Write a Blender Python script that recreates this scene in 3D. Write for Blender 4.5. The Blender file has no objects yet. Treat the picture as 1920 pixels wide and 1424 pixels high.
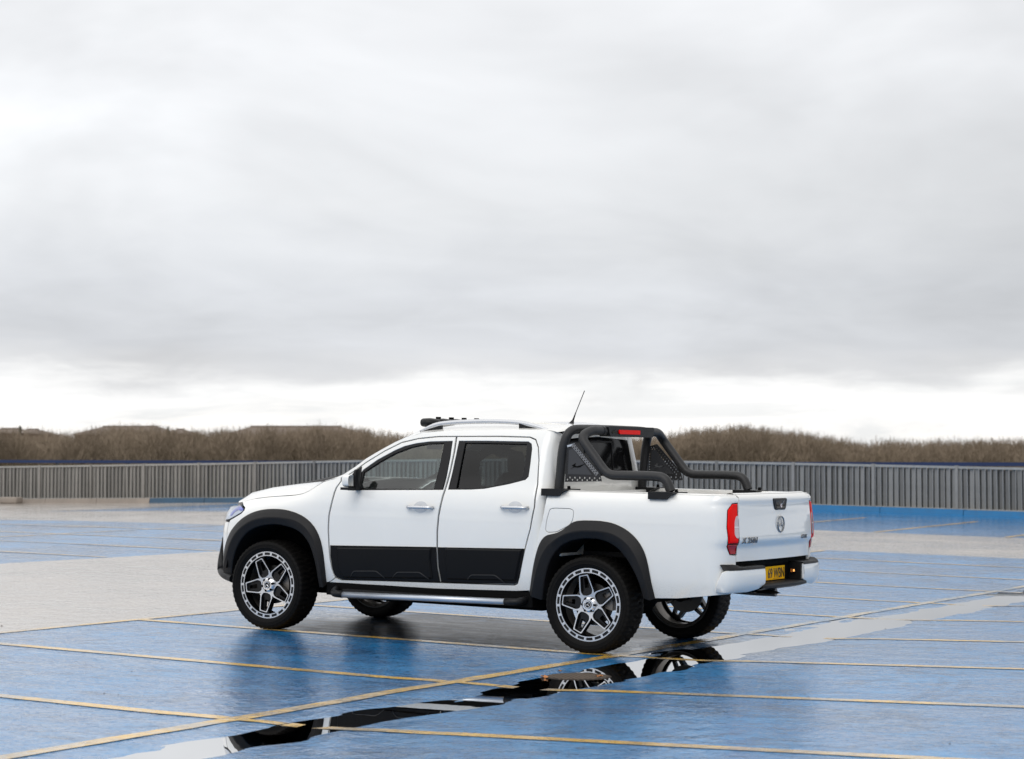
import bpy, bmesh, math, random
import numpy as np
from mathutils import Vector, Matrix
from mathutils.geometry import tessellate_polygon
random.seed(7)
SC=bpy.context.scene; COL=SC.collection
PI=math.pi
# ------------------------------------------------------------------ camera
cd=bpy.data.cameras.new('camera'); cam=bpy.data.objects.new('camera',cd); COL.objects.link(cam)
cam.location=(0,0,1.48956); cam.rotation_euler=(PI/2+0.041632,0,0)
cd.sensor_width=36; cd.lens=73.02; cd.clip_start=.1; cd.clip_end=6000
cd.dof.use_dof=True; cd.dof.focus_distance=16.6; cd.dof.aperture_fstop=3.8
SC.camera=cam
# ------------------------------------------------------------------ sky
SUN_EL=math.radians(42); SUN_ROT=math.radians(200)
W=bpy.data.worlds.new('World'); SC.world=W; W.use_nodes=True
nt=W.node_tree; nt.nodes.clear()
def N(t,**k):
    n=nt.nodes.new(t)
    for a,b in k.items(): setattr(n,a,b)
    return n
def L(a,b): nt.links.new(a,b)
def M(op,a,b=None,c=None,clamp=False):
    n=nt.nodes.new('ShaderNodeMath'); n.operation=op; n.use_clamp=clamp
    for i,v in enumerate((a,b,c)):
        if v is None: continue
        if isinstance(v,(int,float)): n.inputs[i].default_value=v
        else: nt.links.new(v,n.inputs[i])
    return n.outputs[0]
def MIX(f,a,b,blend='MIX'):
    n=nt.nodes.new('ShaderNodeMix'); n.data_type='RGBA'; n.blend_type=blend
    for i,v in ((0,f),(6,a),(7,b)):
        if isinstance(v,(int,float)): n.inputs[i].default_value=v
        elif isinstance(v,(tuple,list)): n.inputs[i].default_value=tuple(v)+(1,) if len(v)==3 else v
        else: nt.links.new(v,n.inputs[i])
    return n.outputs[2]
def NOISE(vec,scale,detail=4,rough=.5,dist=0,dims='3D'):
    n=nt.nodes.new('ShaderNodeTexNoise'); n.noise_dimensions=dims
    n.inputs['Scale'].default_value=scale; n.inputs['Detail'].default_value=detail
    n.inputs['Roughness'].default_value=rough; n.inputs['Distortion'].default_value=dist
    if vec is not None: nt.links.new(vec,n.inputs['Vector'])
    return n.outputs[0]
def RAMP(f,stops,interp='LINEAR'):
    n=nt.nodes.new('ShaderNodeValToRGB'); n.color_ramp.interpolation=interp
    e=n.color_ramp.elements
    while len(e)<len(stops): e.new(.5)
    for i,(p,c) in enumerate(stops):
        e[i].position=p; e[i].color=(c,c,c,1) if isinstance(c,(int,float)) else tuple(c)+(1,)
    nt.links.new(f,n.inputs[0]); return n.outputs[0]
sky=N('ShaderNodeTexSky',sky_type='NISHITA',sun_disc=False,sun_elevation=SUN_EL,sun_rotation=SUN_ROT)
tc=N('ShaderNodeTexCoord'); sep=N('ShaderNodeSeparateXYZ'); L(tc.outputs['Generated'],sep.inputs[0])
dx,dy,dz=sep.outputs
zc=M('MAXIMUM',dz,0.0)
den=M('ADD',zc,.27)
cmb=N('ShaderNodeCombineXYZ'); L(M('DIVIDE',dx,den),cmb.inputs[0]); L(M('DIVIDE',dy,den),cmb.inputs[1]); cmb.inputs[2].default_value=5.3
pv=cmb.outputs[0]
n1=NOISE(pv,1.75,4,.50,.6)      # broad cloud masses
n2=NOISE(pv,6.5,6,.55,.4)       # ragged detail
mp=N('ShaderNodeMapping'); L(tc.outputs['Generated'],mp.inputs[0]); mp.inputs['Scale'].default_value=(3.2,3.2,22)
n3=NOISE(mp.outputs[0],1.5,6,.55,.4)   # flat bands near the horizon
elev=M('ADD',zc,M('MULTIPLY',M('SUBTRACT',n3,.5),.040))
elev=M('ADD',elev,M('MULTIPLY',M('SUBTRACT',n2,.5),.022))
prof=RAMP(M('MULTIPLY',elev,1.0,clamp=True),[(0,(1.08,1.05,1.01)),(.022,(1.12,1.10,1.08)),(.036,(1.06,1.06,1.06)),(.045,(.76,.765,.785)),(.060,(.65,.665,.70)),(.085,(.76,.778,.815)),(.13,(.875,.888,.91)),(.22,(.895,.905,.925)),(.5,(1.0,1.0,1.0)),(1,(1.32,1.32,1.32))])
v1=M('MULTIPLY_ADD',n1,.74,.65); v2=M('MULTIPLY_ADD',n2,.10,.95)
vv=M('MULTIPLY',v1,v2)
# thinner cloud towards the left (west)
lft=M('MULTIPLY_ADD',dx,-.40,1.0); lft=M('MAXIMUM',lft,.86); lft=M('MINIMUM',lft,1.25)
vv=M('MULTIPLY',vv,lft)
lowmask=RAMP(M('MULTIPLY',elev,1.0),[(0.02,0),(.05,1)])
vv=MIX(lowmask,(1,1,1),vv)
cl=MIX(1.0,prof,vv,'MULTIPLY')
# pale grey-blue patches within the bright strip on the horizon
mp2=N('ShaderNodeMapping'); L(tc.outputs['Generated'],mp2.inputs[0]); mp2.inputs['Scale'].default_value=(9,9,60)
pt=RAMP(NOISE(mp2.outputs[0],1.0,5,.6,.3),[(.52,0),(.64,1)])
pt=M('MULTIPLY',pt,M('SUBTRACT',1,lowmask)); cl=MIX(M('MULTIPLY',pt,.45),cl,(.66,.70,.735))
skys=N('ShaderNodeVectorMath',operation='SCALE'); L(sky.outputs[0],skys.inputs[0]); skys.inputs['Scale'].default_value=.09
full=MIX(.95,skys.outputs[0],cl)
gnd=RAMP(dz,[(-.0,0),(.001,1)])
full=MIX(gnd,(.20,.20,.20),full)
bg=N('ShaderNodeBackground'); L(full,bg.inputs[0]); bg.inputs[1].default_value=1.0
wo=N('ShaderNodeOutputWorld'); L(bg.outputs[0],wo.inputs[0])
# ------------------------------------------------------------------ sun behind cloud
sd=bpy.data.lights.new('sun','SUN'); sd.energy=.8; sd.angle=math.radians(35); sd.color=(1,.97,.93)
sun=bpy.data.objects.new('sun',sd); COL.objects.link(sun); sun.location=(-10,-20,30)
sun.rotation_euler=Vector((math.sin(SUN_ROT)*math.cos(SUN_EL),math.cos(SUN_ROT)*math.cos(SUN_EL),math.sin(SUN_EL))).to_track_quat('Z','Y').to_euler()
SC.view_settings.view_transform='Standard'; SC.view_settings.look='None'; SC.view_settings.exposure=0; SC.view_settings.gamma=1
SC.cycles.max_bounces=10; SC.cycles.transparent_max_bounces=16; SC.cycles.caustics_reflective=False; SC.cycles.caustics_refractive=False
# ------------------------------------------------------------------ materials
def newmat(name):
    global nt
    m=bpy.data.materials.new(name); m.use_nodes=True; nt=m.node_tree; nt.nodes.clear()
    out=nt.nodes.new('ShaderNodeOutputMaterial'); return m,out
def PR(out,**k):
    p=nt.nodes.new('ShaderNodeBsdfPrincipled')
    for a,v in k.items():
        i=p.inputs[a.replace('_',' ')]
        if hasattr(v,'is_linked') or hasattr(v,'links'): nt.links.new(v,i)
        elif isinstance(v,(tuple,list)) and len(v)==3 and i.type=='RGBA': i.default_value=tuple(v)+(1,)
        else: i.default_value=v
    nt.links.new(p.outputs[0],out.inputs[0]); return p
def BUMP(h,strength=.2,dist=.01):
    b=nt.nodes.new('ShaderNodeBump'); b.inputs['Strength'].default_value=strength; b.inputs['Distance'].default_value=dist
    nt.links.new(h,b.inputs['Height']); return b.outputs[0]
def OBJ(): return nt.nodes.new('ShaderNodeTexCoord').outputs['Object']
def mat(name,col,rough=.5,metal=0,coat=0,var=.12,scale=20,bump=0,bscale=200,ior=1.5,coat_rough=.05,spec=.5,indiv=0):
    m,out=newmat(name); v=OBJ(); n=NOISE(v,scale,5,.6)
    c=MIX(n,tuple(x*(1-var) for x in col),tuple(min(1,x*(1+var)) for x in col))
    if indiv:
        oi=nt.nodes.new('ShaderNodeObjectInfo'); c=MIX(oi.outputs['Random'],c,MIX(1.0,c,tuple([1-indiv]*3),'MULTIPLY'))
    r=M('MULTIPLY_ADD',n,rough*.4,rough*.8)
    k=dict(Base_Color=c,Roughness=r,Metallic=metal,Specular_IOR_Level=spec,Coat_Weight=coat,IOR=ior,Coat_Roughness=coat_rough)
    if bump: k['Normal']=BUMP(NOISE(v,bscale,3,.6),bump,.004)
    PR(out,**k); return m
def paint_mat():
    m,out=newmat('white_paint'); v=OBJ(); n=NOISE(v,6,4,.5)
    sp=nt.nodes.new('ShaderNodeSeparateXYZ'); nt.links.new(v,sp.inputs[0])
    c=MIX(n,(.81,.80,.765),(.84,.83,.795))
    dirt=RAMP(NOISE(v,260,2,.5),[(.60,0),(.68,1)])
    low=RAMP(sp.outputs[2],[(.46,1),(.62,0)])
    film=M('MULTIPLY',low,.30)
    c=MIX(film,c,(.50,.49,.45)); c=MIX(M('MULTIPLY',M('MULTIPLY',dirt,low),.8),c,(.16,.14,.12))
    PR(out,Base_Color=c,Roughness=M('MULTIPLY_ADD',n,.1,.28),Coat_Weight=1.0,Coat_Roughness=.03,IOR=1.5); return m
def glass_mat(name,tint,rough=0.0,ior=1.5,mul=1.0):
    m,out=newmat(name)
    t=nt.nodes.new('ShaderNodeBsdfTransparent')
    v=OBJ(); n=NOISE(v,3,2)
    nt.links.new(MIX(n,tuple(x*.95 for x in tint),tint),t.inputs[0])
    g=nt.nodes.new('ShaderNodeBsdfGlossy'); g.inputs[1].default_value=rough
    f=nt.nodes.new('ShaderNodeFresnel'); ge_=nt.nodes.new('ShaderNodeNewGeometry'); nt.links.new(M('MULTIPLY_ADD',ge_.outputs['Backfacing'],1/ior-ior,ior),f.inputs[0])
    x=nt.nodes.new('ShaderNodeMixShader'); nt.links.new(M('MULTIPLY',f.outputs[0],mul),x.inputs[0]); nt.links.new(t.outputs[0],x.inputs[1]); nt.links.new(g.outputs[0],x.inputs[2])
    nt.links.new(x.outputs[0],out.inputs[0]); return m
def emit_mat(name,col,strength):
    m,out=newmat(name); p=PR(out,Base_Color=MIX(NOISE(OBJ(),300,2),tuple(x*.7 for x in col),col),Roughness=.2)
    p.inputs['Emission Color'].default_value=tuple(col)+(1,); p.inputs['Emission Strength'].default_value=strength; return m
white=paint_mat()
blk=mat('satin_black_plastic',(.008,.008,.009),.42,bump=.15,bscale=500,spec=.25)
blk2=mat('matte_black_plastic',(.011,.0105,.011),.50,bump=.2,bscale=400,spec=.22)
clad=mat('black_cladding',(.003,.0032,.004),.42,spec=.16)
gap=mat('dark_seal',(.003,.003,.003),.8,spec=.1)
powder=mat('powder_coat_black',(.018,.018,.019),.48,bump=.12,bscale=600,spec=.4)
rubber=mat('tyre_rubber',(.0055,.005,.0047),.6,var=.4,scale=14,bump=.3,bscale=120,spec=.10)
rimblk=mat('gloss_black_rim',(.004,.004,.0045),.3,coat=.12,spec=.25)
rimin=mat('inner_barrel_metal',(.22,.20,.18),.45,metal=.8)
silver=mat('machined_aluminium',(.60,.61,.63),.28,metal=.85,var=.06)
chrome=mat('chrome',(.75,.76,.78),.08,metal=1,var=.04)
chrdark=mat('badge_chrome',(.26,.27,.285),.2,metal=1,var=.1)
discm=mat('brake_disc_steel',(.06,.058,.055),.4,metal=.6)
red=mat('red_lens',(.95,.004,.003),.3,coat=.06,var=.06,scale=60,spec=.12)
redd=mat('dark_red_lens',(.42,.005,.006),.2,coat=.3)
clear=mat('clear_lamp_lens',(.60,.50,.50),.12,coat=1,var=.25,scale=70)
lampg=mat('headlamp_reflector',(.55,.60,.68),.10,metal=.6,coat=1,var=.25,scale=25)
lampb=mat('headlamp_blue_coating',(.06,.10,.55),.10,metal=.4,coat=1,var=.6,scale=30)
plate_y=mat('plate_yellow',(1.0,.50,.010),.8,var=.03,spec=.1)
plate_k=mat('plate_black',(.01,.01,.01),.4)
intr=mat('interior_dark_cloth',(.045,.045,.048),.8,bump=.2)
intl=mat('headliner_grey',(.42,.42,.40),.9)
screenm=mat('screen_glass',(.02,.03,.035),.08,coat=1)
gl_f=glass_mat('front_door_glass',(.70,.82,.80),0,1.5,2.3)
gl_r=glass_mat('privacy_glass',(.22,.235,.24))
gl_w=glass_mat('windscreen_glass',(.70,.78,.77))
dglass=mat('black_rear_glass',(.003,.003,.0035),.10,spec=.25)
alu=mat('step_aluminium',(.50,.54,.60),.35,metal=.8,var=.04)
# ------------------------------------------------------------------ mesh helpers
def parent(o,p):
    if p is not None: o.parent=p
def link(name,me,m,p=None):
    o=bpy.data.objects.new(name,me); COL.objects.link(o)
    if m is not None and not me.materials: me.materials.append(m)
    parent(o,p); return o
def mobj(name,verts,faces,m,p=None,smooth=False):
    me=bpy.data.meshes.new(name); me.from_pydata([tuple(v) for v in verts],[],faces); me.update()
    if smooth: me.shade_smooth()
    return link(name,me,m,p)
def thing(name,label,cat,loc=(0,0,0),rot=(0,0,0),group=None):
    o=bpy.data.objects.new(name,None); COL.objects.link(o); o.location=loc; o.rotation_euler=rot
    o['label']=label; o['category']=cat
    if group: o['group']=group
    return o
def tag(o,label,cat,group=None):
    o['label']=label; o['category']=cat
    if group: o['group']=group
    return o
def offset_poly(P,d):
    """move a closed 2D outline outwards by d"""
    n=len(P); A=sum(P[i][0]*P[(i+1)%n][1]-P[(i+1)%n][0]*P[i][1] for i in range(n))
    s=1 if A>0 else -1; out=[]
    for i in range(n):
        a,b,c=P[i-1],P[i],P[(i+1)%n]
        def nn(u,v):
            dx_,dy_=v[0]-u[0],v[1]-u[1]; l=math.hypot(dx_,dy_) or 1e-9; return (dy_/l*s,-dx_/l*s)
        n1_,n2_=nn(a,b),nn(b,c); mx,my=n1_[0]+n2_[0],n1_[1]+n2_[1]; l=math.hypot(mx,my) or 1e-9
        k=min(2.0,2/ l)
        out.append((b[0]+mx/l*d*k,b[1]+my/l*d*k))
    return out
def round_poly(P,r,n=4):
    out=[]
    N_=len(P)
    for i in range(N_):
        a,b,c=P[i-1],P[i],P[(i+1)%N_]
        la=math.dist(a,b); lc=math.dist(b,c); ra=min(r,la*.45); rc=min(r,lc*.45)
        p=(b[0]+(a[0]-b[0])*ra/la,b[1]+(a[1]-b[1])*ra/la); q=(b[0]+(c[0]-b[0])*rc/lc,b[1]+(c[1]-b[1])*rc/lc)
        for k in range(n+1):
            t=k/n; out.append(((1-t)**2*p[0]+2*t*(1-t)*b[0]+t*t*q[0],(1-t)**2*p[1]+2*t*(1-t)*b[1]+t*t*q[1]))
    return out
def flat_bm(poly,holes=(),grid=.06):
    bm=bmesh.new(); es=[]
    for lp in [poly]+list(holes):
        vs=[bm.verts.new((a,b,0)) for a,b in lp]
        for i in range(len(vs)): es.append(bm.edges.new((vs[i],vs[(i+1)%len(vs)])))
    bmesh.ops.triangle_fill(bm,edges=es,use_beauty=True,use_dissolve=False)
    if grid:
        gx,gy=grid if isinstance(grid,tuple) else (grid,grid)
        x0=min(p[0] for p in poly);x1=max(p[0] for p in poly);y0=min(p[1] for p in poly);y1=max(p[1] for p in poly)
        for k in range(math.ceil(x0/gx),math.floor(x1/gx)+1):
            bmesh.ops.bisect_plane(bm,geom=bm.verts[:]+bm.edges[:]+bm.faces[:],plane_co=(k*gx+.0001,0,0),plane_no=(1,0,0),dist=1e-5)
        for k in range(math.ceil(y0/gy),math.floor(y1/gy)+1):
            bmesh.ops.bisect_plane(bm,geom=bm.verts[:]+bm.edges[:]+bm.faces[:],plane_co=(0,k*gy+.0001,0),plane_no=(0,1,0),dist=1e-5)
    return bm
def panel(name,S,poly,m,p,holes=(),grid=.05,off=0.0,thick=.03,side=-1,bevel=0.0,offfn=None):
    """skin panel: 2D outline cut on surface S(u,v), with side walls going inwards and exact surface normals.
    bevel: the rim is chamfered by this much"""
    P0=list(poly); Pin=offset_poly(P0,-bevel) if bevel else P0
    Hin=[offset_poly(h,bevel) for h in holes] if bevel else [list(h) for h in holes]
    bm=flat_bm(Pin,Hin,grid)
    def nrm(u,v):
        e=1e-3
        a=Vector(S(u+e,v))-Vector(S(u-e,v)); b=Vector(S(u,v+e))-Vector(S(u,v-e)); n=a.cross(b)
        if n.length<1e-12: n=Vector((0,-1,0))
        n.normalize()
        return n
    # orientation: outward means away from the centre line/towards -y at the reference
    bm.verts.ensure_lookup_table(); bm.verts.index_update()
    uv=[(v.co.x,v.co.y) for v in bm.verts]
    c=uv[len(uv)//2]; n0=nrm(*c); pc=Vector(S(*c)); sgn=1 if n0.dot(pc-Vector((2.2 if pc.x>1 or abs(n0.x)<.5 else 2.2,0,.8)))>0 else -1
    def pt(u,v,o):
        return Vector(S(u,v))+nrm(u,v)*sgn*o
    verts=[];norms=[]
    for (u,v) in uv:
        o=off+(offfn(u,v) if offfn else 0); verts.append(pt(u,v,o)); norms.append(nrm(u,v)*sgn)
    faces=[];fn=[]
    for f in bm.faces:
        ids=[v.index for v in f.verts]
        a=Vector((0,0,0))
        for i in range(1,len(ids)-1): a+=(verts[ids[i]]-verts[ids[0]]).cross(verts[ids[i+1]]-verts[ids[0]])
        if a.dot(norms[ids[0]])<0: ids.reverse()
        faces.append(ids); fn.append(None)
    bm.free()
    loops=[(Pin,P0)]+list(zip(Hin,[list(h) for h in holes]))
    for (li,lo) in loops:
        n=len(li); rows=[]
        r0=[pt(u,v,off+(offfn(u,v) if offfn else 0)) for u,v in li]; rows.append(r0)
        if bevel: rows.append([pt(u,v,off-bevel) for u,v in lo])
        rows.append([pt(u,v,off-thick) for u,v in lo])
        for ra,rb in zip(rows,rows[1:]):
            base=len(verts); verts+=ra+rb; norms+=[None]*(2*n)
            for i in range(n):
                j=(i+1)%n; faces.append([base+i,base+j,base+n+j,base+n+i]); fn.append(1)
    if side>0:
        verts=[Vector((v.x,-v.y,v.z)) for v in verts]; norms=[None if q is None else Vector((q.x,-q.y,q.z)) for q in norms]
        faces=[list(reversed(f)) for f in faces]
    me=bpy.data.meshes.new(name); me.from_pydata([tuple(v) for v in verts],[],faces); me.update()
    me.shade_smooth()
    ln=[]
    for poly_,q in zip(me.polygons,fn):
        for li in poly_.loop_indices:
            vi=me.loops[li].vertex_index
            ln.append(tuple(norms[vi]) if q is None else tuple(poly_.normal))
    me.normals_split_custom_set(ln)
    return link(name,me,m,p)
def loft(name,rows,m,p,smooth=True,close=False,flip=False):
    nr,nc=len(rows),len(rows[0]); V=[v for r in rows for v in r]; F=[]
    for i in range(nr-1):
        for j in range(nc if close else nc-1):
            a=[i*nc+j,i*nc+(j+1)%nc,(i+1)*nc+(j+1)%nc,(i+1)*nc+j]
            F.append(a[::-1] if flip else a)
    return mobj(name,V,F,m,p,smooth)
def bx(V,F,x0,x1,y0,y1,z0,z1):
    b=len(V)
    V+= [(x0,y0,z0),(x1,y0,z0),(x1,y1,z0),(x0,y1,z0),(x0,y0,z1),(x1,y0,z1),(x1,y1,z1),(x0,y1,z1)]
    F+= [[b+i for i in f] for f in ((0,3,2,1),(4,5,6,7),(0,1,5,4),(1,2,6,5),(2,3,7,6),(3,0,4,7))]
def box(name,x0,x1,y0,y1,z0,z1,m,p,bev=0.0):
    V=[];F=[]; bx(V,F,x0,x1,y0,y1,z0,z1); o=mobj(name,V,F,m,p)
    if bev:
        bm=bmesh.new(); bm.from_mesh(o.data); bmesh.ops.bevel(bm,geom=bm.edges[:],offset=bev,segments=3,affect='EDGES',profile=.5); bm.to_mesh(o.data); bm.free(); o.data.shade_smooth()
        try: o.data.set_sharp_from_angle(angle=math.radians(40))
        except Exception: pass
    return o
def fillet(P,r,n=6):
    P=[Vector(p) for p in P]; out=[P[0]]
    for a,b,c in zip(P,P[1:],P[2:]):
        ra=min(r,(a-b).length*.48); rc=min(r,(c-b).length*.48)
        p=b+(a-b).normalized()*ra; q=b+(c-b).normalized()*rc
        for k in range(n+1):
            t=k/n; out.append(p*(1-t)**2+b*2*t*(1-t)+q*t*t)
    out.append(P[-1]); return out
def tube_vf(V,F,path,r,n=12,cap=True):
    path=[Vector(p) for p in path]; rs=r if isinstance(r,(list,tuple)) else [r]*len(path)
    up=None; b=len(V)
    for i,p in enumerate(path):
        t=(path[min(i+1,len(path)-1)]-path[max(i-1,0)]).normalized()
        if up is None:
            up=Vector((0,0,1)) if abs(t.z)<.9 else Vector((1,0,0))
        s=t.cross(up).normalized(); up=s.cross(t).normalized()
        for k in range(n):
            a=2*PI*k/n; V.append(tuple(p+(s*math.cos(a)+up*math.sin(a))*rs[i]))
    for i in range(len(path)-1):
        for k in range(n): F.append([b+i*n+k,b+i*n+(k+1)%n,b+(i+1)*n+(k+1)%n,b+(i+1)*n+k])
    if cap: F.append([b+k for k in range(n)][::-1]); F.append([b+(len(path)-1)*n+k for k in range(n)])
def tube(name,paths,r,m,p,n=14):
    V=[];F=[]
    for pa in paths: tube_vf(V,F,pa,r,n)
    o=mobj(name,V,F,m,p,True)
    try: o.data.set_sharp_from_angle(angle=math.radians(50))
    except Exception: pass
    return o
def prism(name,poly,d0,d1,m,p,axis='y',holes=()):
    """extrude a 2D outline: axis y -> outline in (x,z); x -> outline in (y,z); z -> (x,y)"""
    def mp_(u,v,d): return (u,d,v) if axis=='y' else ((d,u,v) if axis=='x' else (u,v,d))
    bm=flat_bm(poly,holes,None); bm.verts.index_update(); uv=[(v.co.x,v.co.y) for v in bm.verts]
    V=[mp_(u,v,d0) for u,v in uv]+[mp_(u,v,d1) for u,v in uv]; n=len(uv); F=[]
    for f in bm.faces:
        ids=[v.index for v in f.verts]; F.append(ids); F.append([i+n for i in reversed(ids)])
    for e in bm.edges:
        if len(e.link_faces)==1:
            a,b=e.verts[0].index,e.verts[1].index; F.append([a,b,b+n,a+n])
    bm.free()
    o=mobj(name,V,F,m,p)
    bm=bmesh.new(); bm.from_mesh(o.data); bmesh.ops.recalc_face_normals(bm,faces=bm.faces[:]); bm.to_mesh(o.data); bm.free()
    return o
def lathe_vf(V,F,prof,n,close=False):
    """profile of (y,r) turned about the y axis"""
    b=len(V); c=len(prof)
    for i in range(n):
        a=2*PI*i/n
        for (y,r) in prof: V.append((r*math.cos(a),y,r*math.sin(a)))
    for i in range(n):
        for j in range(c if close else c-1):
            F.append([b+i*c+j,b+i*c+(j+1)%c,b+((i+1)%n)*c+(j+1)%c,b+((i+1)%n)*c+j])
def lathe(name,prof,n,m,p,close=False,smooth=True):
    V=[];F=[]; lathe_vf(V,F,prof,n,close); o=mobj(name,V,F,m,p,smooth)
    bm=bmesh.new(); bm.from_mesh(o.data); bmesh.ops.recalc_face_normals(bm,faces=bm.faces[:]); bm.to_mesh(o.data); bm.free()
    try: o.data.set_sharp_from_angle(angle=math.radians(35))
    except Exception: pass
    return o
def text_mesh(s,size,ext=.002,width=None,align='CENTER',bold=0):
    c=bpy.data.curves.new('lettering','FONT'); c.body=s; c.size=size; c.extrude=ext; c.align_x=align; c.resolution_u=4; c.offset=bold
    o=bpy.data.objects.new('lettering',c); COL.objects.link(o)
    dg=bpy.context.evaluated_depsgraph_get(); me=bpy.data.meshes.new_from_object(o.evaluated_get(dg))
    bpy.data.objects.remove(o); bpy.data.curves.remove(c)
    if width:
        x_=[v.co.x for v in me.vertices]; a_=min(x_) if align=='LEFT' else max(x_); k_=width/(max(x_)-min(x_))
        for v in me.vertices: v.co.x=(v.co.x-a_)*k_
    return me
def resamp(P,n):
    d=[0]
    for a,b in zip(P,P[1:]): d.append(d[-1]+math.dist(a,b))
    out=[];j=0
    for i in range(n):
        t=d[-1]*i/(n-1)
        while j<len(d)-2 and d[j+1]<t: j+=1
        k=(t-d[j])/max(1e-9,d[j+1]-d[j]); out.append(tuple(a+(b-a)*k for a,b in zip(P[j],P[j+1])))
    return out
def smooth_line(P,n,it=2):
    Q=resamp(P,n)
    for _ in range(it): Q=[Q[0]]+[tuple((a+2*b+c)/4 for a,b,c in zip(Q[i-1],Q[i],Q[i+1])) for i in range(1,n-1)]+[Q[-1]]
    return Q
# ------------------------------------------------------------------ body surfaces
def mono(pts):
    xs=[float(p[0]) for p in pts]; ys=[float(p[1]) for p in pts]
    n=len(xs); h=[xs[i+1]-xs[i] for i in range(n-1)]; d=[(ys[i+1]-ys[i])/h[i] for i in range(n-1)]
    m=[d[0]]+[0.0]*(n-2)+[d[-1]]
    for i in range(1,n-1):
        if d[i-1]*d[i]>0: m[i]=(h[i-1]+h[i])/(h[i-1]/d[i]+h[i]/d[i-1])
    def f(t):
        if t<=xs[0]: return ys[0]
        if t>=xs[-1]: return ys[-1]
        i=0
        while xs[i+1]<t: i+=1
        s=(t-xs[i])/h[i]
        return (2*s**3-3*s*s+1)*ys[i]+(s**3-2*s*s+s)*h[i]*m[i]+(-2*s**3+3*s*s)*ys[i+1]+(s**3-s*s)*h[i]*m[i+1]
    return f
def catmull(P,n=12):
    out=[]
    Q=[tuple(2*a-b for a,b in zip(P[0],P[1]))]+list(P)+[tuple(2*a-b for a,b in zip(P[-1],P[-2]))]
    for i in range(1,len(Q)-2):
        for k in range(n):
            t=k/n
            out.append(tuple(.5*((2*b)+(-a+c)*t+(2*a-5*b+4*c-d)*t*t+(-a+3*b-3*c+d)*t**3) for a,b,c,d in zip(Q[i-1],Q[i],Q[i+1],Q[i+2])))
    out.append(tuple(P[-1])); return out
class Plan:
    """plan outline from (x,y) points; q equals x at the first point and grows with arc length"""
    def __init__(s,pts,sign=1):
        c=catmull(pts,10); s.c=c; s.q=[c[0][0]]
        for a,b in zip(c,c[1:]): s.q.append(s.q[-1]+sign*math.hypot(b[0]-a[0],b[1]-a[1]))
        s.sign=sign
    def __call__(s,q):
        c,Q,sg=s.c,s.q,s.sign
        if (q-Q[0])*sg<=0: return (q,c[0][1])
        lo,hi=0,len(Q)-1
        if (q-Q[-1])*sg>1e-9:
            a=s(2*Q[-1]-q); return (a[0],-a[1])
        while hi-lo>1:
            m=(lo+hi)//2
            if (q-Q[m])*sg>=0: lo=m
            else: hi=m
        t=(q-Q[lo])/(Q[lo+1]-Q[lo])
        return (c[lo][0]+(c[lo+1][0]-c[lo][0])*t,c[lo][1]+(c[lo+1][1]-c[lo][1])*t)
w_cab=mono([(.38,.880),(.47,.902),(.6,.918),(.8,.930),(.98,.936),(1.10,.932),(1.19,.917),(1.25,.897),(1.30,.876),(1.45,.824),(1.6,.770),(1.70,.728),(1.75,.700),(1.80,.655)])
w_fen=mono([(.38,.880),(.6,.915),(.8,.930),(.95,.930),(1.03,.922),(1.08,.900),(1.12,.860),(1.15,.812),(1.18,.755),(1.25,.62)])
w_bed=mono([(.40,.880),(.5,.900),(.62,.918),(.8,.928),(1.0,.930),(1.14,.925),(1.20,.912),(1.24,.893),(1.265,.870),(1.30,.84)])
z_sh=mono([(-.5,-.055),(-.371,-.044),(-.09,.0),(.166,.022),(.6,.06)])
plan_front=Plan([(.30,.93),(.1,.928),(-.1,.922),(-.25,.912),(-.38,.893),(-.47,.868),(-.56,.82),(-.64,.75),(-.71,.65),(-.77,.50),(-.815,.3),(-.83,0)],-1)
lean_f=mono([(.35,.06),(.45,.02),(.6,0),(.8,0),(.9,.015),(1.0,.045),(1.08,.09),(1.15,.15)])
plan_cab=Plan([(2.50,.93),(2.60,.926),(2.665,.905),(2.705,.87),(2.725,.82),(2.735,.72),(2.745,.5),(2.75,0)],1)
plan_bed=Plan([(3.9,.93),(4.05,.926),(4.15,.917),(4.22,.90),(4.27,.87),(4.30,.83),(4.315,.78),(4.331,.70),(4.346,.55),(4.357,.32),(4.361,0)],1)
gate_in=mono([(.70,.004),(.86,.006),(.93,-.018),(1.0,-.014),(1.1,-.006),(1.2,.002),(1.235,.0),(1.25,.004),(1.275,.03),(1.29,.07)])
def sstep(t):
    t=max(0.,min(1.,t)); return t*t*(3-2*t)
def S_front(q,z):
    x,y=plan_front(q)
    b=sstep(x/.62)
    ww=(1-b)*w_fen(z-z_sh(max(-.5,min(.6,x))))+b*w_cab(z)
    f=max(0.,min(1.,(.30-x)/1.0)); f=f*f
    return (x+lean_f(z)*min(1,f*1.6),-y*ww/.93,z)
def S_cab(q,z):
    x,y=plan_cab(q)
    f=max(0.,min(1.,(x-2.6)/.14))
    return (x-f*.035*max(0,z-1.3)/.45,-y*w_cab(z)/.93,z)
def S_bed(q,z):
    x,y=plan_bed(q)
    f=sstep((x-4.05)/.28)
    ww=w_bed(z)*(1-f)+f*.93*(w_bed(min(z,1.2))/.93)
    return (x-f*gate_in(z),-y*ww/.93,z)
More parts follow.
